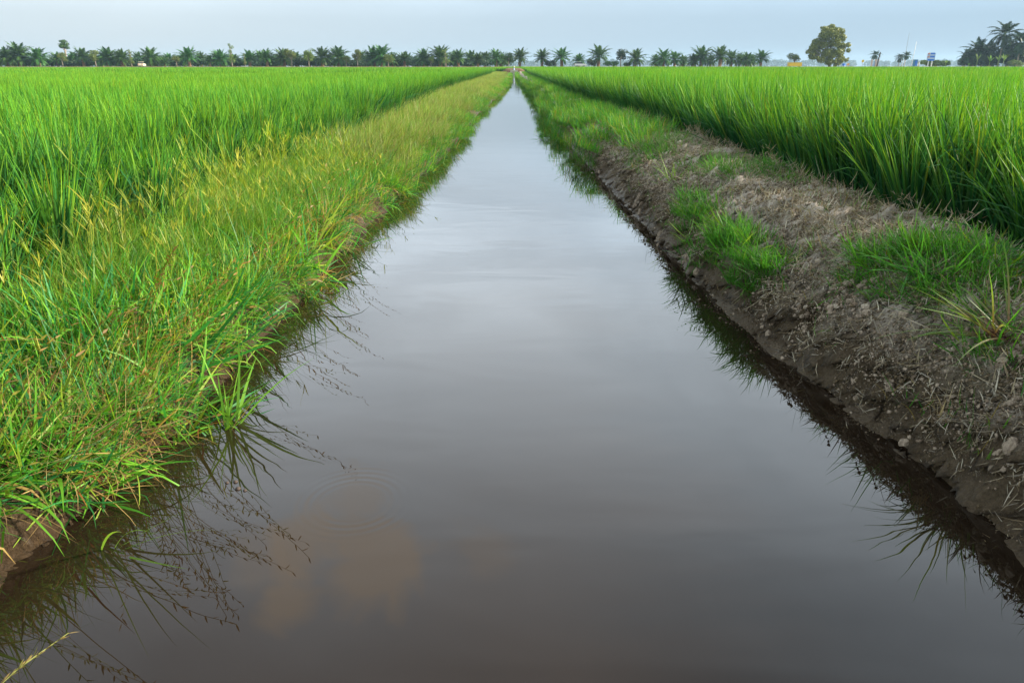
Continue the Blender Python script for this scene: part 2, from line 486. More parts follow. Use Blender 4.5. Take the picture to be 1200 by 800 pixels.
# ------------------------------------------------------------------ rice
def rice_clump(nb, h, wid, spread, seg, clumps=1, size=0.0, heavy=0):
    mb = MB()
    n = nb*clumps
    if clumps > 1:
        k = int(round(math.sqrt(clumps)))
        gx, gy = np.meshgrid((np.arange(k)+.5)/k - .5, (np.arange(k)+.5)/k - .5)
        cx = (gx.ravel() + rng.normal(0, .12/k, k*k))*size; cy = (gy.ravel() + rng.normal(0, .12/k, k*k))*size
        n = nb*k*k
        cx = np.repeat(cx, nb); cy = np.repeat(cy, nb)
    else:
        cx = cy = np.zeros(n)
    az = U(0, 2*PI, n); rr = np.sqrt(U(0, 1, n))*.06
    z0 = U(0, .22, n)*h; 
    base = np.stack([cx + rr*np.cos(az), cy + rr*np.sin(az), z0*.9], 1)
    az2 = az + rng.normal(0, .5, n)
    tilt = np.abs(rng.normal(.06, spread, n)) 
    curve = np.where(rng.random(n) < .22, U(.7, 1.7, n), np.abs(rng.normal(.25, .3, n)))
    L = (h - z0*.75)*U(.78, 1.06, n)
    W = wid*U(.7, 1.15, n)
    arch = curve > .65
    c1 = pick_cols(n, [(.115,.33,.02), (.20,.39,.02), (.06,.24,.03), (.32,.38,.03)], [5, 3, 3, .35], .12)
    c1[arch] = pick_cols(int(arch.sum()), [(.028,.135,.036), (.05,.17,.035), (.12,.2,.03)], [5, 3, .6], .12)  # arching blades: deep green tips, shade of the rice wall put into colour
    c0 = pick_cols(n, [(.010,.068,.030), (.014,.085,.032), (.035,.10,.03)], [3, 2, 1], .12)  # bluish leaf roots, darkened further to paint shade low in the canopy
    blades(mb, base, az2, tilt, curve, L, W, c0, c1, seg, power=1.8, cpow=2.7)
    me = mb.mesh('rice', True); me.materials.append(M_rice); return me

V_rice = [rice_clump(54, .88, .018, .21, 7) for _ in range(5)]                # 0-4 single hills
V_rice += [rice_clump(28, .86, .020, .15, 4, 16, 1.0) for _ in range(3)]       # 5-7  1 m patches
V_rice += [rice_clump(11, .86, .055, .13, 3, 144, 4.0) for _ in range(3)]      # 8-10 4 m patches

def rice_field(name, side, label):
    P, R, S_, V, T = [], [], [], [], []
    edge = (lambda Y: XRc(Y) + .36) if side > 0 else (lambda Y: XLr(Y) - .02)
    def add(x, y, vid, sc_, lean=0.0, h=1.0):
        P.append((x, y, FIELD_Z - .02)); 
        R.append((rng.normal(0, .04), -side*lean + rng.normal(0, .04), rng.uniform(0, 2*PI) if vid < 5 else (rng.integers(4)*PI/2 + rng.normal(0, .05))))
        h *= 1.2 if side > 0 else 1.05
        S_.append((sc_, sc_, h*sc_ if vid < 5 else h)); V.append(vid); T.append(rng.uniform(0, 1))
    wedge = lambda y: .74*max(y, 0) + 4.5
    NEAR = 13.0
    # near hills on a 0.2 m planting grid
    y = -3.0
    while y < NEAR:
        e = float(edge(max(y, 0)))
        x = 0.0
        while abs(e) + x < wedge(y):
            jx, jy = rng.normal(0, .035, 2)
            first = x < .25
            if side < 0 and x < .6 and rng.random() < .35 - x*.5: x += .185; continue
            add(side*(abs(e) + x) + jx, y + jy, int(rng.integers(5)), rng.uniform(.9, 1.08)*(rng.uniform(.68, .95) if side < 0 and x < .45 else 1), lean=(.30 if first else .12 if x < .5 else 0)*(1 if side > 0 else .5))
            x += .185
        y += .185
    # edge strip of single hills further out
    y = NEAR
    while y < 95:
        e = float(edge(y))
        st = .205 if y < 35 else .3
        for k in range(6 if y < 35 else 4):
            add(side*(abs(e) + k*st) + rng.normal(0, .04), y + rng.normal(0, .04), int(rng.integers(5)), rng.uniform(.94, 1.08), lean=.12 if k == 0 else 0)
        y += st
    # 1 m patches
    y = NEAR + .45
    while y < 45:
        e = abs(float(edge(y))) + (1.15 if y < 95 else 0) + .5
        x = e
        while x < wedge(y):
            add(side*x, y, int(5 + rng.integers(3)), 1.0, h=rng.uniform(.96, 1.04)); x += .98
        y += .98
    y = 45 + 1.5
    while y < FIELD_END - 1:
        e = abs(float(edge(y))) + (1.3 if y < 95 else .2) + 1.9
        x = e
        while x < wedge(y) + 6:
            add(side*x, y, int(8 + rng.integers(3)), 1.0, h=rng.uniform(.97, 1.03)); x += 3.95
        y += 3.95
    # beyond the end of the canal the field closes over the middle
    if side > 0:
        y = CANAL_END + 8
        while y < FIELD_END - 1:
            for x in (-1.9, 1.9): add(x, y, int(8 + rng.integers(3)), 1.0)
            y += 3.95
    return scatter(name, V_rice, P, R, S_, V, T, label, 'rice field')
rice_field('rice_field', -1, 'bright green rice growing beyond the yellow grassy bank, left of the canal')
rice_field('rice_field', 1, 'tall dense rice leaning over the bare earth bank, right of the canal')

# ------------------------------------------------------------------ bank grasses (stuff)
GREENS = [(.07,.27,.03), (.13,.35,.03), (.035,.21,.06), (.23,.34,.035), (.32,.22,.07), (.28,.12,.04)]
def tuft_mesh(n, r, Lr, Wr, tilt, curve, cols, p, seg=4, dark=.75, mat=None):
    mb = MB()
    a = U(0, 2*PI, n); rr = np.sqrt(U(0, 1, n))*r
    base = np.stack([rr*np.cos(a), rr*np.sin(a), np.full(n, -.015)], 1)
    az = a + rng.normal(0, 1.1, n)
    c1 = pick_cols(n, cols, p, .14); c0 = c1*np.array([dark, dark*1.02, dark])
    blades(mb, base, az, np.abs(rng.normal(tilt[0], tilt[1], n)), rng.normal(curve[0], curve[1], n), U(*Lr, n), U(*Wr, n), c0, c1, seg)
    return mb
def finish(mb, mat):
    me = mb.mesh('tuft', True); me.materials.append(mat); return me
def add_fingers(mb, n, r, Lr, lean, cols):
    """upright stems each ending in a spray of finger-like seed spikes"""
    a = U(0, 2*PI, n); rr = np.sqrt(U(0, 1, n))*r
    base = np.stack([rr*np.cos(a), rr*np.sin(a), np.zeros(n)], 1)
    az = U(0, 2*PI, n)
    c = pick_cols(n, cols, np.ones(len(cols)), .12)
    P = blades(mb, base, az, np.abs(rng.normal(lean, .15, n)), rng.normal(.25, .2, n), U(*Lr, n), np.full(n, .0028), c*.9, c, 5, tip=.8)
    for i in range(n):
        k = int(rng.integers(3, 6)); tip = np.repeat(P[i, -1][None], k, 0)
        cc = np.repeat(c[i:i+1], k, 0)*np.array([1.15, 1.0, .8])
        blades(mb, tip, U(0, 2*PI, k), U(.2, .75, k), U(0, .4, k), U(.05, .095, k), np.full(k, .0048), cc, cc*1.1, 3, tip=.4)
def add_panicles(mb, n, r, Lr, lean, cols, spk=9):
    """stems with short spikelets set alternately along the top third"""
    a = U(0, 2*PI, n); rr = np.sqrt(U(0, 1, n))*r
    base = np.stack([rr*np.cos(a), rr*np.sin(a), np.zeros(n)], 1)
    az = rng.normal(0, .55, n)
    c = pick_cols(n, cols, np.ones(len(cols)), .12)
    P = blades(mb, base, az, np.abs(rng.normal(lean, .18, n)), U(.25, .8, n), U(*Lr, n), np.full(n, .0032), c*.9, c, 10, tip=.6)
    for i in range(n):
        q = np.linspace(6.2, 10, spk); b = np.stack([[np.interp(t, np.arange(11), P[i, :, d]) for d in range(3)] for t in q])
        sgn = np.where(np.arange(spk) % 2, 1, -1)
        cc = np.repeat(c[i:i+1], spk, 0)*np.array([1.1, .85, .7])
        blades(mb, b, az[i] + sgn*.9, U(.5, 1.3, spk), U(0, .5, spk), U(.018, .034, spk), np.full(spk, .0075), cc, cc, 3, wstart=.3, tip=.1)
YEL = [(.16,.31,.035), (.21,.32,.05), (.12,.29,.03), (.27,.26,.08)]
V_g = []
for _ in range(3):   # 0-2 broad green, sprawling
    V_g.append(finish(tuft_mesh(32, .14, (.10, .32), (.005, .0125), (.85, .45), (.6, .6), GREENS, [5, 4.5, 4, 2.2, .3, .2]), M_grass))
for _ in range(3):   # 3-5 fine yellow-green with a few finger seed heads
    mb = tuft_mesh(58, .15, (.12, .32), (.002, .0045), (.65, .4), (.4, .6), YEL + [(.10,.28,.04), (.06,.22,.05)], [3, 1.5, 3, .7, 2.5, 1.5])
    add_fingers(mb, 1, .12, (.24, .40), .35, [(.21,.31,.045), (.26,.30,.06)]); V_g.append(finish(mb, M_grass))
for _ in range(2):   # 6-7 low filler
    V_g.append(finish(tuft_mesh(70, .16, (.05, .15), (.004, .009), (.9, .4), (.6, .5), GREENS, [5, 3, 5, 1, .5, .3], 3), M_grass))
for _ in range(2):   # 8-9 leaning stems with spikelets
    mb = tuft_mesh(14, .06, (.2, .42), (.005, .009), (.5, .3), (.7, .4), GREENS, [5, 4, 3, 2, .5, .5])
    add_panicles(mb, 4, .05, (.5, .88), .45, [(.20,.24,.05), (.24,.18,.06), (.16,.26,.05)]); V_g.append(finish(mb, M_grass))
for _ in range(2):   # 10-11 far pale yellow grass patch
    V_g.append(finish(tuft_mesh(420, .5, (.15, .36), (.004, .009), (.6, .35), (.5, .5), [(.2,.3,.06), (.27,.31,.10), (.13,.27,.04), (.3,.27,.12), (.10,.27,.04)], [3, 3, 2, 1.5, 1.5], 3), M_grass))
for _ in range(2):   # 12-13 far green patch
    V_g.append(finish(tuft_mesh(380, .45, (.12, .32), (.006, .011), (.5, .35), (.6, .5), GREENS, [5, 4, 3, 2.5, .3, .2], 3), M_grass))
for _ in range(2):   # 14-15 dry straw tangle
    V_g.append(finish(tuft_mesh(46, .13, (.10, .3), (.002, .004), (.95, .4), (.3, .7), [(.36,.25,.11), (.26,.16,.07), (.42,.34,.18)], [3, 2, 2]), M_grass))

def zsurf(x, y, side):
    return float(zr_prof(np.float64(x), np.float64(y)) if side > 0 else zl_prof(np.float64(x), np.float64(y)))

def on_bank(x, y, side):
    """a point of the displaced bank surface near (x, y)"""
    z = zsurf(x, y, side)
    w = float(XRw(y) if side > 0 else XLw(y)); c = float(XRc(y) if side > 0 else XLr(y))
    dx, dz = relief(side, x, y, z, w, abs(c - w))
    return x + side*dx, z + dz

def left_grass():
    P, R, S_, V, T = [], [], [], [], []
    def put(x, y, vid, s, rx=0, ry=0, rz=None, dz=0):
        xx, zz = on_bank(x, y, -1)
        P.append((xx, y, zz + dz)); R.append((rx, ry, rng.uniform(0, 2*PI) if rz is None else rz))
        S_.append((s, s, s)); V.append(vid); T.append(rng.uniform(0, 1))
    # near bank
    for _ in range(2300):
        y = .9 + 7.6*rng.random()**1.15
        w, r = float(XLw(y)), float(XLr(y))
        d = rng.uniform(.03, (w - r) + .15)
        x = w - d
        k = noise.noise(Vector((x*1.4, y*.9, 3)))
        yel = sm(2.2, 5.0, y + 1.2*k)*.85 * (1 if d > .3 else .3)
        k2 = noise.noise(Vector((x*2.1, y*1.7, 11)))
        yel = yel + .9*k2 if d > .2 else yel*.5
        if d > .6 and y > 2.0: yel = max(yel, .2 + .9*k2)
        hs = .85 + .5*noise.noise(Vector((x*2.6, y*2.2, 21))) + (.25 if d > (w - r) - .35 else 0)
        bare = noise.noise(Vector((y*1.9, 5, 2)))
        if rng.random() < .12 and bare > .0: d = rng.uniform(0, .14); x = w - d
        if d < .17 and bare < -.02 and y > 2.2 and rng.random() < .6: continue
        if d < .10:
            if rng.random() < .15: continue
            vid = rng.choice([0, 1, 2, 6, 7, 14, 15, 14, 15])
        elif rng.random() < yel: vid = 3 + rng.integers(3)
        elif rng.random() < (.28 if k < -.2 else .05): vid = 14 + rng.integers(2)
        elif rng.random() < .4: vid = 6 + rng.integers(2)
        else: vid = rng.integers(3)
        lean = .55 if d < .25 else .1
        put(x, y, int(vid), rng.uniform(.75, 1.2)*hs, ry=rng.normal(lean, .15) if d < .25 else rng.normal(0, .15), rx=rng.normal(0, .15), rz=rng.normal(0, .8) if d < .25 else None)
    # leaning stems over the water
    for _ in range(28):
        y = rng.uniform(3.2, 7) if rng.random() < .3 else rng.uniform(1.45, 3.2)
        d = rng.uniform(.04, .26)
        put(float(XLw(y)) - d, y, int(8 + rng.integers(2)), rng.uniform(.75, 1.1), ry=.25, rz=rng.normal(-.15, .5))
    # mid and far bank
    y = 8.2
    while y < CANAL_END:
        w, r = float(XLw(y)), float(XLr(y)); st = .26 + .009*y
        d = .12
        while d < (w - r) + .25:
            g = noise.noise(Vector((y*.25, d*2, 7)))
            vid = 12 + rng.integers(2) if (d < .28 and g > -.25) else 10 + rng.integers(2)
            if not (d < .2 and g < -.25 and y < 30):
                put(w - d + rng.normal(0, .06), y + rng.normal(0, .1), int(vid), rng.uniform(.75, 1.05)*(.72 + .75*min(1, d/(w - r))), ry=.3 if d < .25 else 0, rz=rng.normal(0, .9))
            d += st*.8
        y += st
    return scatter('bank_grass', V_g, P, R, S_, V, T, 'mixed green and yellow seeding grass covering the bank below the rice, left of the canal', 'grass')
left_grass()

V_r = []
RG = [(.07,.26,.03), (.11,.31,.03), (.05,.21,.035), (.2,.32,.04), (.33,.25,.06)]
for _ in range(3):   # 0-2 fresh green
    V_r.append(finish(tuft_mesh(46, .12, (.06, .22), (.004, .009), (.95, .35), (.45, .5), RG, [5, 4, 3, 1, .25]), M_grass))
for _ in range(2):   # 3-4 thin
    V_r.append(finish(tuft_mesh(16, .12, (.05, .16), (.003, .006), (.7, .4), (.5, .5), RG, [4, 4, 3, 2, .6]), M_grass))
V_r.append(V_g[12]); V_r.append(V_g[13])      # 5-6 far patch
def right_grass():
    P, R, S_, V, T = [], [], [], [], []
    def put(x, y, vid, s):
        d = x - float(XRw(y))
        xx, zz = on_bank(x, y, 1)
        P.append((xx, y, zz - .005)); R.append((rng.normal(0, .12), -.35 if d < .25 else 0, rng.uniform(0, 2*PI) if d > .25 else PI + rng.normal(0, .8)))
        S_.append((s, s, s)); V.append(int(vid)); T.append(rng.uniform(0, 1))
    # patches read from the place: (px, py, z, radius along x, along y, count)
    for px, py, z, rx, ry, n in [(1085,335,.36,.22,.28,60), (1040,320,.36,.16,.2,24), (1150,358,.37,.16,.2,30), (860,300,.16,.13,.35,52), (893,332,.15,.12,.2,30), (820,262,.2,.12,.35,26),
                               (880,214,.37,.35,.55,40), (930,226,.35,.2,.4,18), (835,206,.36,.2,.5,14), (770,182,.36,.2,.7,34), (790,178,.36,.2,.5,10), (1185,400,.36,.12,.16,10), (815,240,.3,.1,.3,8), (715,152,.33,.2,1.2,26)]:
        cx, cy = px2w(px, py, z)
        for _ in range(n):
            a, q = rng.uniform(0, 2*PI), math.sqrt(rng.uniform(0, 1))
            x, y = cx + rx*q*math.cos(a), cy + ry*q*math.sin(a)
            x = min(max(x, float(XRw(y)) + .06), float(XRc(y)) + .1)
            put(x, y, rng.integers(3), rng.uniform(.6, 1.05))
    for _ in range(420):     # thin stray blades
        y = rng.uniform(1.8, 12); w, c = float(XRw(y)), float(XRc(y))
        put(rng.uniform(w + .08, c), y, 3 + rng.integers(2), rng.uniform(.5, 1.0))
    for _ in range(70):      # fringe behind the crest
        y = rng.uniform(4.2, 14); put(float(XRc(y)) + rng.uniform(-.02, .22), y, rng.integers(3), rng.uniform(.6, .9))
    y = 9.5
    while y < CANAL_END:
        w, c = float(XRw(y)), float(XRc(y)); st = .26 + .009*y
        d = .10
        while d < (c - w) + .2:
            g = noise.noise(Vector((y*.3, d*2.5, 17)))
            if g > (.12 if y < 13 else -.12 if y < 22 else -.38):
                put(w + d + rng.normal(0, .05), y + rng.normal(0, .1), 5 + rng.integers(2), rng.uniform(.6, .95))
            d += st*.8
        y += st
    return scatter('bank_grass', V_r, P, R, S_, V, T, 'patchy short green grass on the bare earth bank, right of the canal', 'grass')
right_grass()

# ------------------------------------------------------------------ clods and straw on the right bank (stuff)
CLOD = [(.24,.18,.125), (.36,.285,.21), (.13,.095,.055), (.48,.40,.31)]
def crumb_mesh(n, r, s0, s1):
    mb = MB()
    bm = bmesh.new(); bmesh.ops.create_icosphere(bm, subdivisions=1, radius=1)
    v0 = np.array([v.co[:] for v in bm.verts]); f0 = [[v.index for v in f.verts] for f in bm.faces]; bm.free()
    for _ in range(n):
        a, q = rng.uniform(0, 2*PI), math.sqrt(rng.uniform(0, 1))*r
        s = s0*(s1/s0)**(rng.random()**2.2)
        v = v0*(1 + rng.normal(0, .28, (len(v0), 1)))*s*np.array([rng.uniform(.8, 1.4), rng.uniform(.8, 1.3), rng.uniform(.55, .9)])
        mb.add(v + np.array([q*math.cos(a), q*math.sin(a), s*.15]), f0, pick_cols(1, CLOD, [3, 2, 4, .6], .15))
    me = mb.mesh('crumbs', True); me.materials.append(M_crumb); return me
def clod_mesh(n):
    mb = MB(); bm = bmesh.new(); bmesh.ops.create_icosphere(bm, subdivisions=3, radius=1)
    v0 = [v.co.copy() for v in bm.verts]; f0 = [[v.index for v in f.verts] for f in bm.faces]; bm.free()
    for _ in range(n):
        o = Vector(rng.uniform(-50, 50, 3)); s = .005*(.019/.005)**rng.random(); a, q = rng.uniform(0, 6.28), rng.uniform(0, .13)
        k = np.array([1 + .55*noise.fractal(v*1.1 + o, 1, 2, 4) for v in v0])[:, None]
        mb.add(np.array(v0)*k*s*np.array([1.2, 1, .75]) + np.array([q*math.cos(a), q*math.sin(a), s*.1]), f0, pick_cols(1, CLOD, [3, 3, 1, 1], .1))
    me = mb.mesh('clod', False); me.materials.append(M_crumb); return me
V_c = [crumb_mesh(130, .15, .0015, .0065) for _ in range(3)] + [crumb_mesh(34, .14, .003, .009)] + [clod_mesh(9) for _ in range(2)]
def litter_mesh(n, r, Lr):
    mb = tuft_mesh(n, r, Lr, (.0022, .005), (1.3, .25), (.15, .5), [(.44,.36,.24), (.56,.50,.39), (.27,.20,.12), (.40,.35,.28)], [3, 2, 2, 2], 3)
    me = mb.mesh('straw', True); me.materials.append(M_straw); return me
V_s = [litter_mesh(56, .14, (.015, .06)) for _ in range(3)] + [litter_mesh(16, .12, (.05, .15)) for _ in range(2)]
def cover(name, variants, n, pfun, label, cat, ymax=14, big=.2):
    P, R, S_, V, T = [], [], [], [], []
    while len(P) < n:
        y = 1.5 + (ymax - 1.5)*rng.random()**2.3
        w, c = float(XRw(y)), float(XRc(y)); d = rng.uniform(-.04, c - w + .12)
        if rng.random() > pfun(d/(c - w), w + d, y): continue
        x = w + d
        e = .03
        gx = (zsurf(x + e, y, 1) - zsurf(x - e, y, 1))/(2*e)
        xx, zz = on_bank(x, y, 1)
        if zz < .012: continue
        P.append((xx, y, zz + .002)); R.append((rng.normal(0, .1), -math.atan(gx), 0))
        s = rng.uniform(.7, 1.2)*(1 + .04*y); S_.append((s, s, s)); T.append(rng.uniform(0, 1))
        V.append(int(rng.integers(3, len(variants)) if rng.random() < big else rng.integers(3)))
    return scatter(name, variants, P, R, S_, V, T, label, cat)
cover('soil_clods', V_c, 1700, lambda u, x, y: .5 + .5*(noise.noise(Vector((x*3, y*2, 4))) > -.1), 'crumbly loose clods of dry earth strewn over the bank, right of the canal', 'soil')
cover('straw_litter', V_s, 4200, lambda u, x, y: float(sm(.10, .5, u))*.8 + .25, 'dead roots and pale straw bits matted on the earth bank, right of the canal', 'straw', big=.22)

# ------------------------------------------------------------------ single plants one can point at
def one_tuft(name, px, py, z, side, label, cat, build, group=None):
    x, y = px2w(px, py, z)
    mb = MB(); build(mb)
    xx, zz = on_bank(x, y, side)
    o = mb.build(name, M_tuft, smooth=True, loc=(xx, y, max(zz, -.02) - .005))
    return tag(o, label, cat, group)
def leaves(mb, n, Lr, Wr, tilt, curve, az0, azs, c0, c1, r=.025, seg=7):
    az = rng.normal(az0, azs, n); a = U(0, 2*PI, n)
    base = np.stack([r*np.cos(a), r*np.sin(a), np.zeros(n)], 1)
    blades(mb, base, az, np.abs(rng.normal(*tilt, n)), rng.normal(*curve, n), U(*Lr, n), U(*Wr, n), pick_cols(n, [c0], [1], .12), pick_cols(n, [c1], [1], .15), seg)
def b1(mb):
    leaves(mb, 20, (.22, .42), (.008, .014), (.5, .3), (.5, .4), 0, 1.3, (.14,.30,.04), (.15,.36,.03))
    leaves(mb, 4, (.15, .25), (.005, .008), (.8, .3), (.6, .4), 0, 1.5, (.3,.2,.08), (.35,.25,.1))
one_tuft('grass_tuft', 262, 462, .13, -1, 'broad-leaved bright green tuft leaning out from the left bank edge', 'grass tuft', b1)
def b2(mb): leaves(mb, 9, (.2, .36), (.005, .009), (.35, .25), (.4, .3), .3, 1.6, (.07,.22,.04), (.11,.30,.04), .012)
one_tuft('grass_tuft', 208, 505, .04, -1, 'thin dark green tuft standing at the foot of the left bank in shade', 'grass tuft', b2)
def b3(mb):
    leaves(mb, 44, (.2, .48), (.006, .010), (1.05, .25), (.4, .3), PI, 1.2, (.25,.10,.09), (.12,.34,.035), .03)
    leaves(mb, 5, (.05, .12), (.008, .012), (1.1, .3), (.2, .2), PI, 2.2, (.22,.04,.08), (.28,.10,.10), .02)
one_tuft('grass_tuft', 1172, 398, .36, 1, 'sprawling green tuft with purple stem base near the right edge', 'grass tuft', b3)
def b4(mb): leaves(mb, 90, (.16, .36), (.005, .010), (1.0, .25), (.4, .4), PI, 1.8, (.06,.20,.035), (.09,.32,.035), .08)
one_tuft('grass_tuft', 1085, 340, .36, 1, 'largest dense green tuft spreading across the top of the earth bank', 'grass tuft', b4)
def b5(mb): leaves(mb, 14, (.18, .40), (.006, .010), (.4, .3), (.4, .3), 2.6, 1.2, (.2,.3,.04), (.18,.36,.04), .03)
one_tuft('grass_tuft', 790, 208, .36, 1, 'tall yellowish tuft upright behind the bank crest against the rice', 'grass tuft', b5)
def b6(mb):
    leaves(mb, 13, (.08, .2), (.003, .006), (.9, .45), (.1, .3), 2.2, 1.8, (.34,.24,.13), (.55,.46,.30), .03, 4)
    leaves(mb, 6, (.10, .2), (.006, .009), (.6, .3), (-.5, .4), 2.6, .9, (.42,.30,.17), (.6,.5,.33), .03, 4)
one_tuft('dry_straw_stalks', 1112, 492, .14, 1, 'pale dry broken straw stalks sticking out of the lower right bank face', 'dry stalks', b6)
def b7(mb): leaves(mb, 7, (.12, .24), (.006, .011), (.6, .4), (0, .15), 2.2, 1.1, (.36,.3,.22), (.5,.45,.36), .04, 4)
one_tuft('dry_straw_stalks', 1135, 286, .36, 1, 'bleached forked straw stalks on the bank crest in front of the rice', 'dry stalks', b7)
def b8(mb): leaves(mb, 6, (.25, .45), (.005, .008), (1.0, .2), (.25, .2), -.4, .4, (.16,.3,.05), (.2,.34,.05), .02)
one_tuft('grass_tuft', 112, 600, .12, -1, 'long single blades arching low over the water from the left bank', 'grass tuft', b8)
# seed stalk close to the camera at the lower left corner
mb = MB()
x0, y0 = px2w(-40, 840, .25); x1, y1 = px2w(80, 742, .30)
P0 = np.array([[x0 - .05, y0 - .05, .12], [x0, y0, .25], [.5*(x0+x1), .5*(y0+y1), .285], [x1, y1, .30]])
mb.tube([tuple(p) for p in P0], [.0022, .002, .0016, .0008], 6, c=(.25,.27,.07))
k = 46
q = np.sort(U(1.0, 3.0, k)); bs = np.stack([np.interp(q, [0,1,2,3], P0[:, d]) for d in range(3)], 1)
d0 = math.atan2(y1 - y0, x1 - x0)
cc = pick_cols(k, [(.30,.22,.07), (.22,.2,.05), (.34,.24,.09)], [1, 1, 1], .1)
blades(mb, bs, d0 + rng.choice([-1, 1], k)*U(.2, .8, k), U(.9, 1.5, k), U(-.2, .4, k), U(.010, .022, k), U(.003, .0055, k), cc, cc, 3, wstart=.3)
tag(mb.build('grass_stalk', M_tuft, smooth=True), 'golden seed stalk poking in at the lower left corner over dark water', 'grass stalk')
x0, y0 = px2w(448, 174); x1, y1 = px2w(503, 176)
mb = MB(); n = 5
blades(mb, np.array([[x0, y0 + .02*k, .03] for k in range(n)]), np.full(n, math.atan2(y1 - y0, x1 - x0)) + U(-.05, .05, n), np.full(n, PI/2 + .03), U(0, .03, n), U(.5, 1, n)*math.hypot(x1 - x0, y1 - y0), np.full(n, .018), np.tile([[.22,.33,.06]], (n, 1)), np.tile([[.3,.34,.1]], (n, 1)), 5)
tag(mb.build('grass_stalk', M_tuft), 'pale green stalk lying out flat over the water further up the left bank', 'grass stalk')
# floating bubbles
for i, (px, py) in enumerate([(266, 566), (276, 565), (279, 573), (287, 575)]):
    bm = bmesh.new(); bmesh.ops.create_uvsphere(bm, u_segments=14, v_segments=8, radius=.006 + .0014*(i % 3))
    for v in bm.verts: v.co.z *= .7
    me = bpy.data.meshes.new('bubble'); bm.to_mesh(me); bm.free()
    me.polygons.foreach_set('use_smooth', [True]*len(me.polygons))
    x, y = px2w(px, py)
    tag(new_obj('bubble', me, M_pole, loc=(x, y, .001)), 'tiny grey bubble floating in the small cluster beside the left bank grass', 'bubble', 'floating bubbles')

# ------------------------------------------------------------------ far row: trees and roadside things
def palm_meshes(seed, nf=34, L=4.2, th=2.9, tr=.42, droop=1.5, emin=-.35, lw=.30, ll=.85, curve_trunk=0, coconut=False):
    r = random.Random(seed)
    tb = MB()
    pts, rad = [], []
    for i in range(9):
        t = i/8
        pts.append((curve_trunk*t*t, 0, th*t)); rad.append(tr*((1.1 - .25*t) if not coconut else (1.3 - .5*t))*(1 + (.1*r.random() if not coconut else 0)))
    tb.tube(pts, rad, 9)
    if not coconut:                                   # old leaf bases
        for i in range(46):
            a, z = r.uniform(0, 2*PI), r.uniform(.1, 1)*th
            tb.box((tr*.98*math.cos(a), tr*.98*math.sin(a), z), (.16, .2, .34), rz=a, tilt=(0, .35))
    cb = MB(); top = Vector((curve_trunk, 0, th))
    V, Fc = [], []
    for i in range(nf):
        u = i/(nf-1)
        e0 = 1.5 - (1.5 - emin)*u**.85 + r.uniform(-.1, .1); az = i*2.39996 + r.uniform(-.2, .2)
        l = L*r.uniform(.82, 1.08)*(.85 + .3*math.sin(PI*min(1, u*1.2)))
        ns = 13; p = top.copy(); dr = droop*(.55 + .5*u)*r.uniform(.8, 1.2)
        prev = p
        for s in range(ns):
            t = (s+.5)/ns
            e = e0 - dr*t**1.5
            d = Vector((math.cos(e)*math.cos(az), math.cos(e)*math.sin(az), math.sin(e)))
            q = p + d*(l/ns)
            sd = Vector((-math.sin(az), math.cos(az), 0)); up = sd.cross(d)*-1
            # rachis
            n = len(V); wv = .05*(1.2 - t)
            V += [p + sd*wv, p - sd*wv, q - sd*wv*.9, q + sd*wv*.9]; Fc.append((n, n+1, n+2, n+3))
            if t > .14:
                ln = ll*math.sin(PI*min(1, .18 + t*.80))*r.uniform(.85, 1.15)
                for sg in (-1, 1):
                    for kk in (0, .5):
                        o = p + d*(l/ns)*kk
                        dirv = (sd*sg*.8 + d*r.uniform(.55, .8) + Vector((0, 0, -1))*r.uniform(.1, .65) + up*r.uniform(-.1, .25)).normalized()
                        n = len(V); wd = d*lw*.5
                        V += [o - wd, o + wd, o + wd*.25 + dirv*ln, o - wd*.1 + dirv*ln]; Fc.append((n, n+1, n+2, n+3))
            p = q
    cb.add([tuple(v) for v in V], Fc)
    if not coconut:                                   # frond stubs at the crown heart
        cb.tube([(0,0,th-.5), (0,0,th+.1), (0,0,th+.7)], [tr*1.2, tr*1.3, .12], 8)
    hmax = max(v[2] for v in V)
    return tb.mesh('trunk', True), cb.mesh('crown'), hmax

def blob_crown(seed, blobs, nleaf, size, name='crown'):
    """leaf faces spread through overlapping clumps; blobs: (x,y,z,rx,ry,rz)"""
    r = np.random.default_rng(seed)
    V, Fc = [], []
    vol = np.array([b[3]*b[4]*b[5] for b in blobs])**.75; cnt = np.maximum(10, (nleaf*vol/vol.sum()).astype(int))
    for b, n in zip(blobs, cnt):
        d = r.normal(0, 1, (n, 3)); d /= np.linalg.norm(d, axis=1)[:, None]
        rad = r.uniform(.25, 1.08, n)**.5
        c = np.array(b[:3]) + d*rad[:, None]*np.array(b[3:6])
        nrm = d + r.normal(0, .6, (n, 3)); nrm /= np.linalg.norm(nrm, axis=1)[:, None]
        t = np.cross(nrm, r.normal(0, 1, (n, 3))); t /= np.linalg.norm(t, axis=1)[:, None]
        bt = np.cross(nrm, t); s = size*r.uniform(.6, 1.3, n)[:, None]
        k = len(V)*0 + sum(len(v) for v in V)
        q = np.stack([c - t*s, c + bt*s*.5, c + t*s, c - bt*s*.5], 1).reshape(-1, 3)
        V.append(q); Fc += [(k+4*i, k+4*i+1, k+4*i+2, k+4*i+3) for i in range(n)]
    mb = MB(); mb.add(np.concatenate(V), Fc); return mb.mesh(name)

def limbs(mb, blobs, th, tr, seed):
    r = random.Random(seed)
    for b in blobs:
        c = Vector(b[:3]); s = Vector((0, 0, th*r.uniform(.75, 1)))
        m_ = (s + c)/2 + Vector((r.uniform(-.2, .2), r.uniform(-.2, .2), -.1*abs(c.x)))
        mb.tube([s, m_, c], [tr*.45, tr*.3, tr*.1], 5)

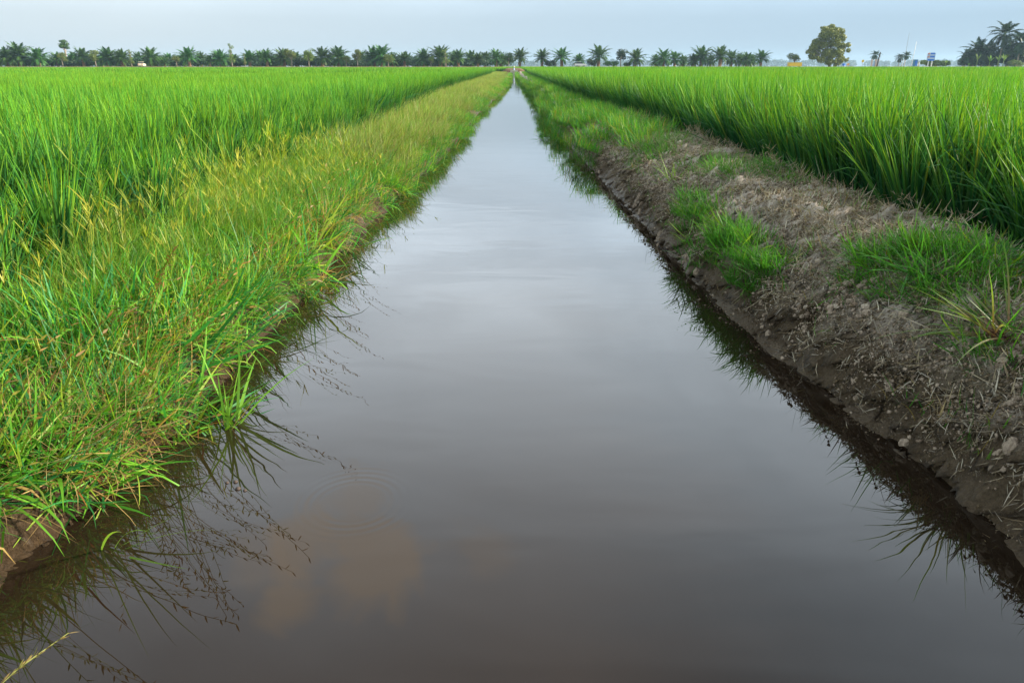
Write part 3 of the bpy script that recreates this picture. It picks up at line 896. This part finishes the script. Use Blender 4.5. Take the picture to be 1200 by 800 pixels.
TREE_Y = FIELD_END + 14
KX = F/CT; KZ = F/CT/CT
ROAD_Z = 1.1
def far_xy(px, Y): return (px - 602)/KX*Y
def px_h(dp, Y): return dp*Y/KZ             # pixels -> metres at distance Y

palm_var = [palm_meshes(s, nf=n_, th=t_, droop=d_, emin=e_) for s, n_, t_, d_, e_ in ((1,38,2.6,1.35,-.4),(2,42,2.2,1.4,-.5),(3,34,2.8,1.25,-.2),(4,40,2.4,1.5,-.45),(5,38,2.2,1.3,-.4))]
def oil_palm(px, top, label, var=None, Y=None, group='oil palms along the far road', trunk=True):
    v = rng.integers(len(palm_var)) if var is None else var
    tm, cm, hm = palm_var[v]
    Y = Y or TREE_Y + rng.uniform(-1, 5)
    h = px_h(H and (78 - top), Y) + (H - ROAD_Z)
    e = empty('oil_palm', (far_xy(px, Y), Y, ROAD_Z - .05), rng.uniform(0, 6.28), h/hm)
    tag(e, label, 'palm tree', group)
    for nm, me, mt in (('trunk', tm, M_trunk), ('crown', cm, M_palm)):
        if not me.materials: me.materials.append(mt)
        new_obj(nm, me, None, e)
    return e

broad_var = []
for s in range(4):
    r = random.Random(50 + s)
    bl = [(r.uniform(-1, 1)*1.3, r.uniform(-1, 1)*1.2, 2.4 + r.uniform(0, 2.6), r.uniform(.7, 1.2), r.uniform(.7, 1.2), r.uniform(.6, .95)) for _ in range(9)]
    tb = MB(); tb.tube([(0,0,0), (.06,0,1.1), (-.04,.05,2.2), (0,0,3.2)], [.2, .16, .13, .07], 7); limbs(tb, bl, 2.6, .2, s)
    broad_var.append((tb.mesh('trunk', True), blob_crown(s, bl, 1100, .22), 5.7))
thin_bl = [(0,0,3.2,.8,.8,.9), (.2,0,4.8,.7,.7,.7), (-.3,.1,6.1,.8,.7,.6), (.3,0,6.9,.5,.5,.4), (.5,0,2.2,.9,.8,.7), (-.6,0,2.0,.7,.7,.7)]
tb = MB(); tb.tube([(0,0,0), (.1,0,2), (0,0,4.5), (.1,0,6.8)], [.24, .2, .13, .05], 7); limbs(tb, thin_bl, 3.0, .2, 8)
broad_var.append((tb.mesh('trunk', True), blob_crown(9, thin_bl, 650, .2), 7.3))       # 4 thin sapling
tall_bl = [(0,0,7.5,1.3,1.2,.8), (.9,0,8.2,1.0,1,.6), (-.9,0,8.6,1.1,1,.7), (.2,0,9.4,1.2,1,.5), (-1.5,0,7.0,.8,.8,.4), (1.7,0,7.5,.7,.7,.35)]
tb = MB(); tb.tube([(0,0,0), (.1,0,3), (0,0,6), (.1,0,8)], [.32, .26, .2, .08], 7); limbs(tb, tall_bl, 6.0, .25, 18)
broad_var.append((tb.mesh('trunk', True), blob_crown(19, tall_bl, 900, .24), 9.9))     # 5 tall spreading
def broad(px, top, label, var, mat=None, Y=None, group='small broadleaf trees by the far road', name='broadleaf_tree', wide=1.0):
    tm, cm, hm = broad_var[var]
    Y = Y or TREE_Y - 4 + rng.uniform(-1, 1)
    h = px_h(78 - top, Y) + (H - ROAD_Z)
    e = empty(name, (far_xy(px, Y), Y, ROAD_Z - .05), rng.uniform(0, 6.28), h/hm)
    e.scale = (h/hm*wide, h/hm*wide, h/hm)
    tag(e, label, 'tree', group)
    if not tm.materials: tm.materials.append(M_bark)
    new_obj('trunk', tm, None, e)
    c2 = cm.copy(); c2.materials.clear(); c2.materials.append(mat or M_broad)
    new_obj('crown', c2, None, e)
    return e

def bush(px, top, wpx, label, mat, Y=None, seed=0):
    Y = Y or TREE_Y + 2
    h = px_h(78 - top, Y) + (H - ROAD_Z); w = wpx/KX*Y/2
    r = random.Random(seed)
    bl = [(r.uniform(-.7, .7)*w, r.uniform(-.6, .6)*w, h*r.uniform(.25, .72), w*r.uniform(.35, .6), w*r.uniform(.35, .6), h*.3) for _ in range(9)]
    me = blob_crown(seed + 70, bl, int(900 + 70*w*h), .2 if w < 3 else .34, 'bush')
    o = new_obj('bush', me, mat, loc=(far_xy(px, Y), Y, ROAD_Z - .05))
    tag(o, label, 'bush', 'bushes by the far road'); return o

# oil palms, left of the sluice, counted outwards from it (px of trunk, px of top)
ORD = 'first second third fourth fifth sixth seventh eighth ninth tenth eleventh twelfth thirteenth fourteenth fifteenth sixteenth seventeenth eighteenth nineteenth twentieth twenty-first twenty-second twenty-third twenty-fourth twenty-fifth'.split()
left_palms = [(581,56),(560,60),(537,56),(516,52),(497,56),(474,59),(448,51),(438,53),(397,53),(378,54),(333,55),(313,56),(293,57),(259,57),(246,63),(222,53),(193,66),(177,54),(143,56),(127,54),(98,54),(45,54),(24,48),(9,54)]
for i, (px, top) in enumerate(left_palms):
    extra = {6: ', the tallest there', 22: ', taller than its neighbours', 14: ', low and bushy', 16: ', low and dark'}.get(i, '')
    oil_palm(px, top, f'{ORD[i]} oil palm to the left of the white sluice' + extra, var=(2 if i in (0,1,2,5,12) else None))
right_palms = [(609,55,2),(635,56,2),(658,54,2),(678,62,1),(701,51,2),(744,56,3),(777,56,3),(790,59,0),(812,62,1),(821,53,0),(843,52,2),(856,58,0),(874,60,3),(891,57,2)]
for i, (px, top, v) in enumerate(right_palms):
    extra = {0: ', just behind it', 3: ', low behind the white car', 4: ', tallest and standing free', 13: ', last before the gap'}.get(i, '')
    oil_palm(px, top, f'{ORD[i]} oil palm to the right of the white sluice' + extra, var=v)
for k in range(34):      # second row, half hidden
    px = -25 + k*18.6 + rng.uniform(-4, 4)
    oil_palm(px, rng.uniform(58, 63), 'dark oil palm half hidden behind the front row, left of the canal', Y=TREE_Y + rng.uniform(12, 30), var=int(rng.choice([0,1,3])), group='oil palms in the hidden second row, left side')
for px in (768, 800, 832, 866, 880):
    oil_palm(px, rng.uniform(61, 64), 'dark oil palm half hidden behind the front row, right of the canal', Y=TREE_Y + rng.uniform(12, 24), var=1, group='oil palms in the hidden second row, right side')

broad(79, 47, 'tall grey-green tree rising above the palms near the left end', 5, M_palm, TREE_Y + 30, wide=1.45)
broad(73, 61, 'yellow-green small tree beside the tall grey-green tree', 0)
broad(112, 59, 'pale leafy tree between two oil palms near the left end', 1)
broad(154, 58, 'pale trunked tree left of the parked cream car', 4, wide=1.3)
broad(207, 65, 'low yellow-green tree in the gap right of the cream car', 2)
broad(272, 51, 'thin pale-trunked sapling standing above the palm row', 4)
broad(287, 62, 'sparse twiggy tree just right of the thin pale sapling', 4, wide=.7)
broad(342, 57, 'rounded light green tree beside the eleventh palm', 2)
broad(362, 58, 'bushy light green tree, first of the pair further right', 3)
broad(406, 65, 'low yellowish tree under the ninth palm', 0)
broad(419, 58, 'upright leafy tree left of the tallest left palms', 1, wide=.8)
broad(455, 63, 'wide yellow-green tree in front of the tallest left palms', 3, wide=1.4)
broad(505, 66, 'small leafy tree left of the upright yellow-green tree', 0)
broad(522, 57, 'upright yellow-green tree in front of the fourth palm', 4, wide=1.5)
broad(596, 61, 'dark leafy tree just left of the white sluice', 3, M_palm, TREE_Y + 6)
broad(727, 57, 'rounded tree with thick bare trunk, right of the free-standing palm', 0, M_dark, TREE_Y, wide=1.1)
broad(930, 62, 'small spreading tree behind the yellow roadside box', 2, M_broad, TREE_Y, wide=1.35)
bush(645, 70, 14, 'dark round bush between the second and third palms', M_dark, seed=1)
bush(693, 67, 11, 'dense dark bush between the white car and free-standing palm', M_dark, seed=2)
bush(716, 71, 16, 'low green bush under the rounded bare-trunked tree', M_palm, seed=3)
bush(735, 73, 10, 'small low bush left of the paired palms', M_palm, seed=4)
bush(1085, 70, 30, 'low green bushes behind the blue road sign', M_broad, TREE_Y + 6, seed=5)
bush(1103, 71, 20, 'green bush right of the blue road sign', M_broad, TREE_Y + 6, seed=6)

for k in range(34):
    px = -20 + k*18.4 + rng.uniform(-6, 6)
    bush(px, rng.uniform(64, 69), 34, 'dark undergrowth shrub in the shade between the palms, left of the canal', M_dark, TREE_Y + 20 + rng.uniform(-4, 10), 100 + k).__setitem__('group', 'undergrowth shrubs under the left palms')
# the big round tree
Y = TREE_Y
def P2(px, py): return ((px - 967)/KX*Y, px_h(78 - py, Y) + (H - ROAD_Z))
r = random.Random(4)
bl = []
for px, py, rp in [(966,40,9),(975,38,8),(958,43,8),(982,45,7),(953,50,7),(948,56,6),(945,61,4),(962,52,9),(973,50,9),(983,55,7),(988,53,4),(956,61,8),(966,63,9),(977,62,8),(985,68,6),(958,70,6),(968,72,7),(980,73,6),(952,66,6),(990,70,3),(970,33,6),(979,36,5),(962,36,5),(988,60,3)]:
    x, z = P2(px, py); q = rp/KX*Y*.8
    bl.append((x, r.uniform(-2.6, 2.6), z, q, q*1.1, q*.8))
    for _ in range(2):
        bl.append((x + r.uniform(-q, q), r.uniform(-3.2, 3.2), z + r.uniform(-q, q)*.8, q*.5, q*.5, q*.42))
root = tag(empty('shade_tree', (far_xy(967, Y), Y, ROAD_Z - .05)), 'large round golden-green tree standing alone above the rice horizon', 'tree')
tb = MB(); x1, _ = P2(971, 70)
tb.tube([(x1*1.2,0,0), (x1,.1,1.5), (x1*.8,0,3.2), (0,0,5.5), (0,0,9)], [.55, .42, .36, .28, .1], 9); limbs(tb, bl[::3], 4.5, .4, 3)
tb.build('trunk', M_bark, root, True)
new_obj('crown', blob_crown(33, bl, 15000, .32), M_gold, root)

# coconut grove at the right end
coco_var = [palm_meshes(21, 30, 4.9, 8.0, .17, 2.0, -.7, .34, 1.05, .5, True), palm_meshes(22, 30, 4.6, 6.0, .17, 2.1, -.9, .34, 1.05, -.4, True), palm_meshes(23, 34, 4.8, 4.2, .18, 1.9, -.8, .34, 1.05, .2, True)]
def coconut(px, top, label, var, Y):
    tm, cm, hm = coco_var[var]
    h = px_h(78 - top, Y) + (H - ROAD_Z)
    e = tag(empty('coconut_palm', (far_xy(px, Y), Y, ROAD_Z - .05), rng.uniform(0, 6.28), h/hm), label, 'palm tree', 'coconut palms at the field corner')
    for nm, me, mt in (('trunk', tm, M_bark), ('crown', cm, M_coco)):
        if not me.materials: me.materials.append(mt)
        new_obj(nm, me, None, e)
coconut(1149, 49, 'low coconut palm in front of the dark grove left of centre', 2, TREE_Y + 3)
coconut(1186, 49, 'low coconut palm in front of the dark grove right of centre', 1, TREE_Y + 3)
coconut(1168, 25, 'tallest coconut palm of the grove at the right end', 0, TREE_Y + 2)
coconut(1190, 37, 'second tallest coconut palm, at the right picture edge', 1, TREE_Y + 1)
coconut(1142, 43, 'coconut palm at the left side of the dark grove', 2, TREE_Y + 4)
coconut(1156, 46, 'coconut palm hidden between the grove left palm and the tallest', 2, TREE_Y + 7)
coconut(1130, 55, 'lowest coconut palm at the outer left of the grove', 2, TREE_Y + 3)
coconut(1179, 47, 'low coconut palm under the two tallest of the grove', 2, TREE_Y + 6)
coconut(1208, 40, 'coconut palm half cut by the right picture edge', 1, TREE_Y + 5)
coconut(1024, 59, 'far small coconut palm beside the dark leaning pole', 0, TREE_Y + 110)
coconut(1059, 60, 'far pale coconut palm in front of the thin mast', 0, TREE_Y + 60)
coconut(1052, 63, 'far dark coconut palm left of the thin mast', 1, TREE_Y + 110)
for i, (px, top, w, lb) in enumerate([(1133, 59, 26, 'dark dense shrub at the left foot of the coconut grove'), (1152, 54, 30, 'dark dense shrub behind the banana plants, grove middle'), (1174, 52, 30, 'dark dense shrub under the tallest coconut palm'), (1196, 52, 30, 'dark dense shrub at the right end of the grove')]):
    bush(px, top, w, lb, M_dark, TREE_Y + 5, 20 + i)
bush(1187, 69, 16, 'light green shrub in front of the grove right end', M_broad, TREE_Y - 1, 31)

def banana(px, top, label, n=8):
    Y = TREE_Y - 3; h = px_h(78 - top, Y) + (H - ROAD_Z)
    e = tag(empty('banana_plant', (far_xy(px, Y), Y, ROAD_Z - .05), rng.uniform(0, 6.28)), label, 'banana plant', 'banana plants below the coconut grove')
    tb = MB(); tb.tube([(0,0,0), (.03,0,h*.25), (0,0,h*.5)], [.14, .12, .07], 8); tb.build('stem', M_banana, e, True)
    mb = MB(); a = np.arange(n)*2.4 + U(-.3, .3, n)
    c = np.ones((n, 3))
    blades(mb, np.tile([[0, 0, h*.42]], (n, 1)), a, U(.1, .75, n), U(.1, .9, n), U(.45, .62, n)*h, U(.5, .7, n), c, c, 6, tip=.12, wstart=.2, roll=np.zeros(n))
    mb.build('leaves', M_banana, e, True)
banana(1143, 61, 'single banana plant at the left of the grove front'); banana(1158, 64, 'leafy banana plant, middle of the grove front', 10)
banana(1168, 63, 'banana plant left of the last banana pair'); banana(1174, 62, 'banana plant at the right of the banana row', 9)
banana(1134, 74, 'tiny young banana plant at the grove left foot', 5); banana(1107, 70, 'lone low banana plant between road sign and grove', 8)

# far wood: reads as one blue mass
def far_wood():
    r = np.random.default_rng(5); bl = []
    x = -2200
    while x < 2250:
        Y = 2350 + r.uniform(-90, 120)
        top = 13 + 12*abs(noise.noise(Vector((x*.006, 2, 0)))) + 5*r.random()
        w = r.uniform(10, 20)
        bl += [(x, Y, top*.45, w, 9, top*.5), (x + r.uniform(-6, 6), Y, top*.78, w*.55, 7, top*.26)]
        x += r.uniform(8, 14)
    return blob_crown(44, bl, 70000, 2.6, 'far_wood')
tag(new_obj('far_wood', far_wood(), M_far, loc=(0, 0, .8)), 'far blue-green line of woodland fading behind the palms', 'woodland', kind='stuff')
def verge():
    mb = MB(); n = 9000
    x = U(-230, 230, n); y = U(FIELD_END - .5, FIELD_END + 3.0, n)
    base = np.stack([x, y, np.where(y > FIELD_END + 1.2, ROAD_Z + .1, .75)], 1)
    c = pick_cols(n, [(.17,.12,.05), (.12,.16,.03), (.24,.19,.07)], [3, 2, 2], .2)
    blades(mb, base, U(0, 6.28, n), np.abs(rng.normal(.4, .3, n)), U(0, .6, n), U(.15, .42, n), U(.05, .12, n), c, c, 2)
    return mb.mesh('verge')
vo = new_obj('verge_grass', verge(), M_tuft); tag(vo, 'brownish dry grass fringe along the far road behind the rice', 'grass', kind='stuff')

# ------------------------------------------------------------------ roadside things
RY = FIELD_END + 5.0; RZ = 1.22
def at(px, Y=RY, z=RZ): return (far_xy(px, Y), Y, z)
def make_car(px, label, paint, rz, Y=RY):
    e = tag(empty('parked_car', at(px, Y), rz), label, 'car')
    def prism(prof, w, name, mat, bev=.05):
        bm = bmesh.new()
        a = [bm.verts.new((x, -w/2, z)) for x, z in prof]; b_ = [bm.verts.new((x, w/2, z)) for x, z in prof]
        bm.faces.new(a); bm.faces.new(b_[::-1])
        for i in range(len(prof)): bm.faces.new((a[i], b_[i], b_[(i+1) % len(prof)], a[(i+1) % len(prof)]))
        bmesh.ops.recalc_face_normals(bm, faces=bm.faces)
        bmesh.ops.bevel(bm, geom=bm.edges[:], offset=bev, segments=2, affect='EDGES')
        me = bpy.data.meshes.new(name); bm.to_mesh(me); bm.free()
        return new_obj(name, me, mat, e)
    prism([(-1.95,.28),(1.95,.28),(1.98,.62),(1.75,.82),(.95,.92),(-1.85,.95),(-1.98,.7)], 1.66, 'body', paint, .06)
    prism([(-1.7,.93),(.95,.90),(.30,1.42),(-1.35,1.42)], 1.46, 'cabin_windows', M_glass, .05)
    prism([(-1.38,1.40),(.32,1.40),(.2,1.50),(-1.25,1.50)], 1.40, 'roof', paint, .03)
    for sx in (-1.25, 1.25):
        for sy in (-.72, .72):
            mb = MB(); mb.tube([(sx, sy - .1, .31), (sx, sy + .1, .31)], [.31, .31], 16); w = mb.build('wheel', M_tyre, e)
            mb = MB(); mb.tube([(sx, sy - .115, .31), (sx, sy + .115, .31)], [.17, .17], 12); mb.build('rim', M_grey, w)
    for sy in (-.6, .6):
        mb = MB(); mb.box((1.93, sy, .66), (.12, .3, .14)); mb.build('headlight', M_white, e)
        mb = MB(); mb.box((-1.96, sy, .74), (.08, .25, .18)); mb.build('tail_light', M_red, e)
make_car(680, 'white car parked on the far road between oil palms', M_white, 0)
make_car(166, 'cream car seen end-on under the palms at the left', M_cream, PI/2 + .2)

# yellow box
e = tag(empty('roadside_container', at(930.5, RY + 1)), 'long bright yellow metal box on the roadside under a small tree', 'container')
mb = MB(); mb.box((0,0,.68), (4.3, 1.7, 1.12)); 
for k in range(8): mb.box((-2 + k*.57, -.88, .68), (.1, .06, 1.0))
mb.build('body', M_yellow, e)
mb = MB(); mb.box((0,0,1.285), (4.44, 1.84, .09)); mb.build('rim', M_yellow, e)
for sx in (-1.6, 1.6):
    mb = MB(); mb.box((sx, 0, .055), (.3, 1.6, .13)); mb.build('skid', M_pole, e)

# blue road sign
e = tag(empty('road_sign', at(1088.5, RY - .5)), 'blue and white road sign board with orange bars on two white posts', 'road sign')
u = RY/KX
mb = MB(); 
mb.box((0,0,3.05), (9.2*u, .08, 8.6*u*.94), mi=0)
mb.box((0,-.05,3.05), (8.7*u, .03, 8.1*u*.94), mi=1)
for zc in (4.1, 3.15, 2.1): mb.box((.35 if zc > 2.5 else 0, -.075, zc), (5.2*u if zc > 2.5 else 7.4*u, .03, .55), mi=2)
for zc in (4.1, 3.15): mb.box((-.75, -.075, zc), (1.0*u, .03, .65), mi=3); mb.box((-1.12, -.075, zc - .1), (.9*u, .03, .5), mi=4)
mb.box((.35, -.075, 3.62), (5.4*u, .03, .16), mi=5); mb.box((.1, -.075, 2.62), (7.4*u, .03, .14), mi=5)
mb.build('sign_board', [M_grey, M_pale_blue, M_blue, M_orange, M_red, M_white], e)
for sx in (-2.0, 2.0):
    mb = MB(); mb.tube([(sx*u, .1, -.05), (sx*u, .1, 4.0)], [.16, .16], 10); mb.build('post', M_white, e)

# yellow round sign, white board, pillars, gate, poles, small things
e = tag(empty('warning_sign', at(1009.6)), 'small yellow round sign on a thin post right of the big tree', 'road sign')
mb = MB(); mb.tube([(0,0,0), (0,0,2.2)], [.06, .06], 8); mb.build('post', M_grey, e)
mb = MB(); mb.tube([(0,-.1,1.75), (0,-.05,1.75)], [.44, .44], 20); mb.build('sign_disc', M_yellow, e)
e = tag(empty('notice_board', at(1028.6)), 'small white board on a post beside the leaning dark pole', 'sign')
mb = MB(); mb.tube([(0,0,0), (0,0,2.2)], [.06, .06], 8); mb.build('post', M_grey, e)
mb = MB(); mb.box((0,-.08,1.95), (.55,.06,.65)); mb.build('board', M_white, e)
for px, lb in ((1020.3, 'pale pinkish gate pillar on the side nearer the big tree'), (1025.2, 'pale pinkish gate pillar beside the leaning dark pole')):
    e = tag(empty('gate_pillar', at(px, RY + 2)), lb, 'pillar', 'gate pillars')
    mb = MB(); mb.box((0,0,1.05), (.42,.42,2.2)); mb.build('shaft', M_pink, e)
    mb = MB(); mb.box((0,0,2.22), (.54,.54,.14)); mb.build('cap', M_pink, e)
e = tag(empty('metal_gate', at(1022.8, RY + 2)), 'pale blue-grey gate between two pinkish pillars', 'gate')
mb = MB()
for k in range(7): mb.box((-.45 + k*.15, 0, .9), (.08, .05, 1.6))
mb.build('bars', M_pale_blue, e)
for zz in (.2, 1.6):
    mb = MB(); mb.box((0,0,zz), (1.0,.07,.1)); mb.build('rail', M_grey, e)
mb = MB(); mb.tube([(0,0,0), (.15,0,2.2), (.5,0,4.6)], [.26, .24, .14], 8)
mb.tube([(.32,0,3.2), (.12,0,4.2)], [.08, .04], 6)
tag(mb.build('wooden_pole', M_pole, loc=at(1027.0)), 'dark leaning bare wooden pole beside the gate pillars', 'pole')
def post(px, h, rad, mat, label, name='white_post', lean=0, Y=RY, cat='post'):
    e = tag(empty(name, at(px, Y)), label, cat)
    mb = MB(); mb.tube([(0,0,0), (lean*.5,0,h*.5), (lean,0,h)], [rad, rad*.9, rad*.7], 10); mb.build('shaft', mat, e, True)
    mb = MB(); mb.tube([(lean,0,h), (lean,0,h+rad*.8)], [rad*.95, rad*.3], 10); mb.build('tip', mat, e, True)
post(1055.5, 1.9, .14, M_white, 'short white leaning post left of the pale coconut palm', lean=.35)
post(1058.7, 2.0, .11, M_white, 'short white upright post below the pale coconut palm')
post(1067.3, 7.8, .09, M_white, 'tall white pole between the pale coconut palm and the road sign', 'white_pole', .3, cat='pole')
post(1075.4, 1.3, .2, M_pink, 'short pinkish post left of the road sign', 'stone_post')
e = tag(empty('radio_mast', at(1058.2, TREE_Y + 60)), 'very thin tall grey mast rising behind the pale coconut palm', 'mast')
mb = MB(); mb.tube([(0,0,0), (0,0,13.2)], [.13, .07], 8); mb.build('shaft', M_grey, e)
mb = MB(); 
for k in range(3): mb.tube([(0,0,9), (4*math.cos(k*2.1), 4*math.sin(k*2.1), 0)], [.012, .012], 5)
mb.build('guy_wires', M_grey, e)
e = tag(empty('blue_booth', at(1071, RY + 3)), 'small dark blue booth between the white pole and road sign', 'booth')
mb = MB(); mb.box((0,0,1.1), (1.05,1.05,2.1)); mb.build('body', M_teal, e)
mb = MB(); mb.box((0,0,2.2), (1.2,1.2,.12)); mb.build('roof', M_teal, e)
mb = MB(); mb.box((.05,-.54,1.0), (.65,.04,1.7)); mb.build('door', M_blue, e)
e = tag(empty('water_drum', at(988)), 'blue drum with white foot on the road right of the big tree', 'drum')
mb = MB(); mb.tube([(0,0,.2), (0,0,.3), (0,0,.9), (0,0,1.0)], [.46, .5, .5, .4], 16); mb.build('drum_body', M_blue, e)
mb = MB(); mb.tube([(0,0,0), (0,0,.2)], [.55, .55], 16); mb.build('foot', M_white, e)
e = tag(empty('road_barrier', at(993.2)), 'small orange barrier on the road beside the blue drum', 'barrier')
mb = MB(); mb.box((0,0,.75), (.72,.12,.55)); mb.build('panel', M_orange, e)
for sx in (-.28, .28):
    mb = MB(); mb.box((sx,.1,.3), (.09,.09,.62)); mb.build('leg', M_orange, e)

# sluice at the end of the canal
Y = CANAL_END
e = tag(empty('sluice_gate', (far_xy(602.3, Y), Y, 0)), 'white concrete sluice with a round-topped post at the canal end', 'sluice')
mb = MB(); mb.box((.05, .25, .58), (1.02, .5, .30)); mb.build('beam', M_conc, e)
mb = MB(); mb.box((-.12, -.05, .18), (1.0, .22, .36)); mb.build('sill', M_conc, e)
mb = MB(); mb.box((0, .1, .37), (.7, .06, .30)); mb.build('gate_plate', M_pole, e)
for sx in (-.55, .6):
    mb = MB(); mb.box((sx, .3, .3), (.16, .6, .9)); mb.build('side_wall', M_conc, e)
mb = MB(); mb.tube([(0,.25,.7), (0,.25,1.05)], [.12, .10], 10); mb.build('post', M_pale_blue, e)
bm = bmesh.new(); bmesh.ops.create_uvsphere(bm, u_segments=14, v_segments=10, radius=.14)
me = bpy.data.meshes.new('cap'); bm.to_mesh(me); bm.free()
o = new_obj('cap', me, M_conc, e); o.location = (0, .25, 1.2)
# earth mound closing the canal
xs = np.linspace(-4.5, 4.5, 40); ys = np.linspace(CANAL_END + .3, CANAL_END + 8, 24)
G = np.zeros((24, 40, 3))
for i, yy in enumerate(ys):
    for j, xx in enumerate(xs):
        v = (yy - CANAL_END - .3)/7.7
        hgt = .9*min(1, v*9)*float(1 - sm(.6, 1.0, v))*float(1 - sm(1.0, 2.8, abs(xx)))
        G[i, j] = (xx, yy, FIELD_Z - .2 + hgt + .2*(hgt > 0) + .06*noise.noise(Vector((xx*1.5, yy*1.5, 0))))
G[0, :, 2] = -.5
tag(new_obj('earth_bund', grid_mesh('earth_bund', G), plain('reddish_earth', (.17,.105,.06), .95, .4, 2, bump=.5)), kind='structure')

# ------------------------------------------------------------------ air
mb = MB(); x0, x1_, y0, y1, z0, z1 = -2500, 2500, -60, 2900, -1.6, 36
mb.box(((x0+x1_)/2, (y0+y1)/2, (z0+z1)/2), (x1_-x0, y1-y0, z1-z0))
m, nt, out = new_mat('haze_air')
pv = N(nt, 'VolumePrincipled'); pv.inputs['Color'].default_value = (.55,.80,1,1); pv.inputs['Density'].default_value = .00016; pv.inputs['Anisotropy'].default_value = .2
nt.links.new(pv.outputs[0], out.inputs['Volume'])
tag(mb.build('haze', m), 'pale blue haze in the air over the fields', 'haze', kind='stuff')

# ------------------------------------------------------------------ light
S = Vector((1, .06, 0)).normalized(); ELEV = math.radians(24)
sv = Vector((S.x*math.cos(ELEV), S.y*math.cos(ELEV), math.sin(ELEV)))
L = bpy.data.lights.new('sun', 'SUN'); L.energy = 5.0; L.angle = math.radians(3); L.color = (1, .90, .74)
lo = bpy.data.objects.new('sun', L); COL.objects.link(lo)
lo.rotation_euler = sv.to_track_quat('Z', 'Y').to_euler(); lo.location = (60, -40, 50)

w = bpy.data.worlds.new('World'); sc.world = w; w.use_nodes = True
nt = w.node_tree; nt.nodes.clear()
out = nt.nodes.new('ShaderNodeOutputWorld'); bg = nt.nodes.new('ShaderNodeBackground'); bg.inputs['Strength'].default_value = .1
sky = nt.nodes.new('ShaderNodeTexSky'); sky.sky_type = 'NISHITA'; sky.sun_disc = False
sky.sun_elevation = ELEV; sky.sun_rotation = math.atan2(S.x, S.y); sky.dust_density = 2.0; sky.air_density = 1.0; sky.altitude = 0
tc = nt.nodes.new('ShaderNodeTexCoord'); sp = nt.nodes.new('ShaderNodeSeparateXYZ'); nt.links.new(tc.outputs['Generated'], sp.inputs[0])
dv = nt.nodes.new('ShaderNodeVectorMath'); dv.operation = 'SCALE'
nt.links.new(tc.outputs['Generated'], dv.inputs[0]); nt.links.new(math_n(nt, 'DIVIDE', 1.0, math_n(nt, 'ADD', math_n(nt, 'MAXIMUM', sp.outputs['Z'], 0.0), .18)), dv.inputs['Scale'])
cf = noise_n(nt, dv.outputs[0], .95, 6, .52, .4)
cov = mixc(nt, ramp(nt, sp.outputs['Z'], [(.04, 0.0), (.2, 1.0)]), (1, 1, 1), ramp(nt, cf, [(.33, .70), (.64, 1.26)]))
# thin high cloud over nearly the whole sky: whiter to the left, bluer to the right, brightest at mid elevations
mid = ramp(nt, sp.outputs['Z'], [(0.0, .27), (.055, .295), (.08, .345), (.10, .43), (.14, .56), (.22, .90), (.34, .76), (.45, .66), (.56, .47), (.70, .22), (1.0, .15)])
hue = mixc(nt, math_n(nt, 'MULTIPLY_ADD', sp.outputs['X'], .95), (.92, 1.06, 1.17), (.43, .68, .95))
hue.node.inputs[0].links[0].from_node.inputs[2].default_value = .42
hue = mixc(nt, ramp(nt, sp.outputs['Z'], [(.05, 0.0), (.3, 1.0)]), hue, (.91, 1.02, 1.11))
cloud = mixc(nt, 1.0, hue, cov, 'MULTIPLY')
cloud = mixc(nt, 1.0, cloud, mid, 'MULTIPLY')
cloud = mixc(nt, 1.0, cloud, (10, 10, 10), 'MULTIPLY')
c = mixc(nt, .9, sky.outputs[0], cloud)
# a small warm-lit cloud overhead (seen mirrored in the water)
def warm(px, py, rad, amt, c):
    x, y = px2w(px, py, 0); d = Vector((x, y, H)).normalized()
    dn = nt.nodes.new('ShaderNodeVectorMath'); dn.operation = 'DISTANCE'; nt.links.new(tc.outputs['Generated'], dn.inputs[0]); dn.inputs[1].default_value = d
    wob = noise_n(nt, tc.outputs['Generated'], 7.5, 7, .62, .5)
    q = math_n(nt, 'ADD', math_n(nt, 'MULTIPLY', dn.outputs['Value'], 1/rad), math_n(nt, 'MULTIPLY', math_n(nt, 'SUBTRACT', wob, .5), 3.0))
    f = math_n(nt, 'MULTIPLY', ramp(nt, q, [(.4, 1.0), (1.0, 0.0)]), amt)
    return mixc(nt, f, c, (7.0, 5.5, 3.9))
for a in ((345, 640, .045, .5), (335, 704, .04, .5), (455, 664, .075, .5), (430, 577, .05, .3), (300, 660, .05, .25), (560, 640, .06, .2)): c = warm(*a, c)
nt.links.new(c, bg.inputs[0]); nt.links.new(bg.outputs[0], out.inputs[0])

# ------------------------------------------------------------------ camera
cam = bpy.data.cameras.new('camera'); co = bpy.data.objects.new('camera', cam); COL.objects.link(co)
co.location = (0, 0, H); co.rotation_euler = (PI/2 - TH, 0, math.atan(2/F))
cam.sensor_width = 36; cam.lens = 36*F/1200; cam.clip_start = .05; cam.clip_end = 6000
sc.camera = co
sc.view_settings.view_transform = 'Standard'; sc.view_settings.look = 'None'
sc.view_settings.exposure = 1.36; sc.view_settings.gamma = 1.0; sc.view_settings.use_curve_mapping = False
sc.render.engine = 'CYCLES'
sc.cycles.max_bounces = 8; sc.cycles.transmission_bounces = 4; sc.cycles.volume_bounces = 0
sc.cycles.use_denoising = True
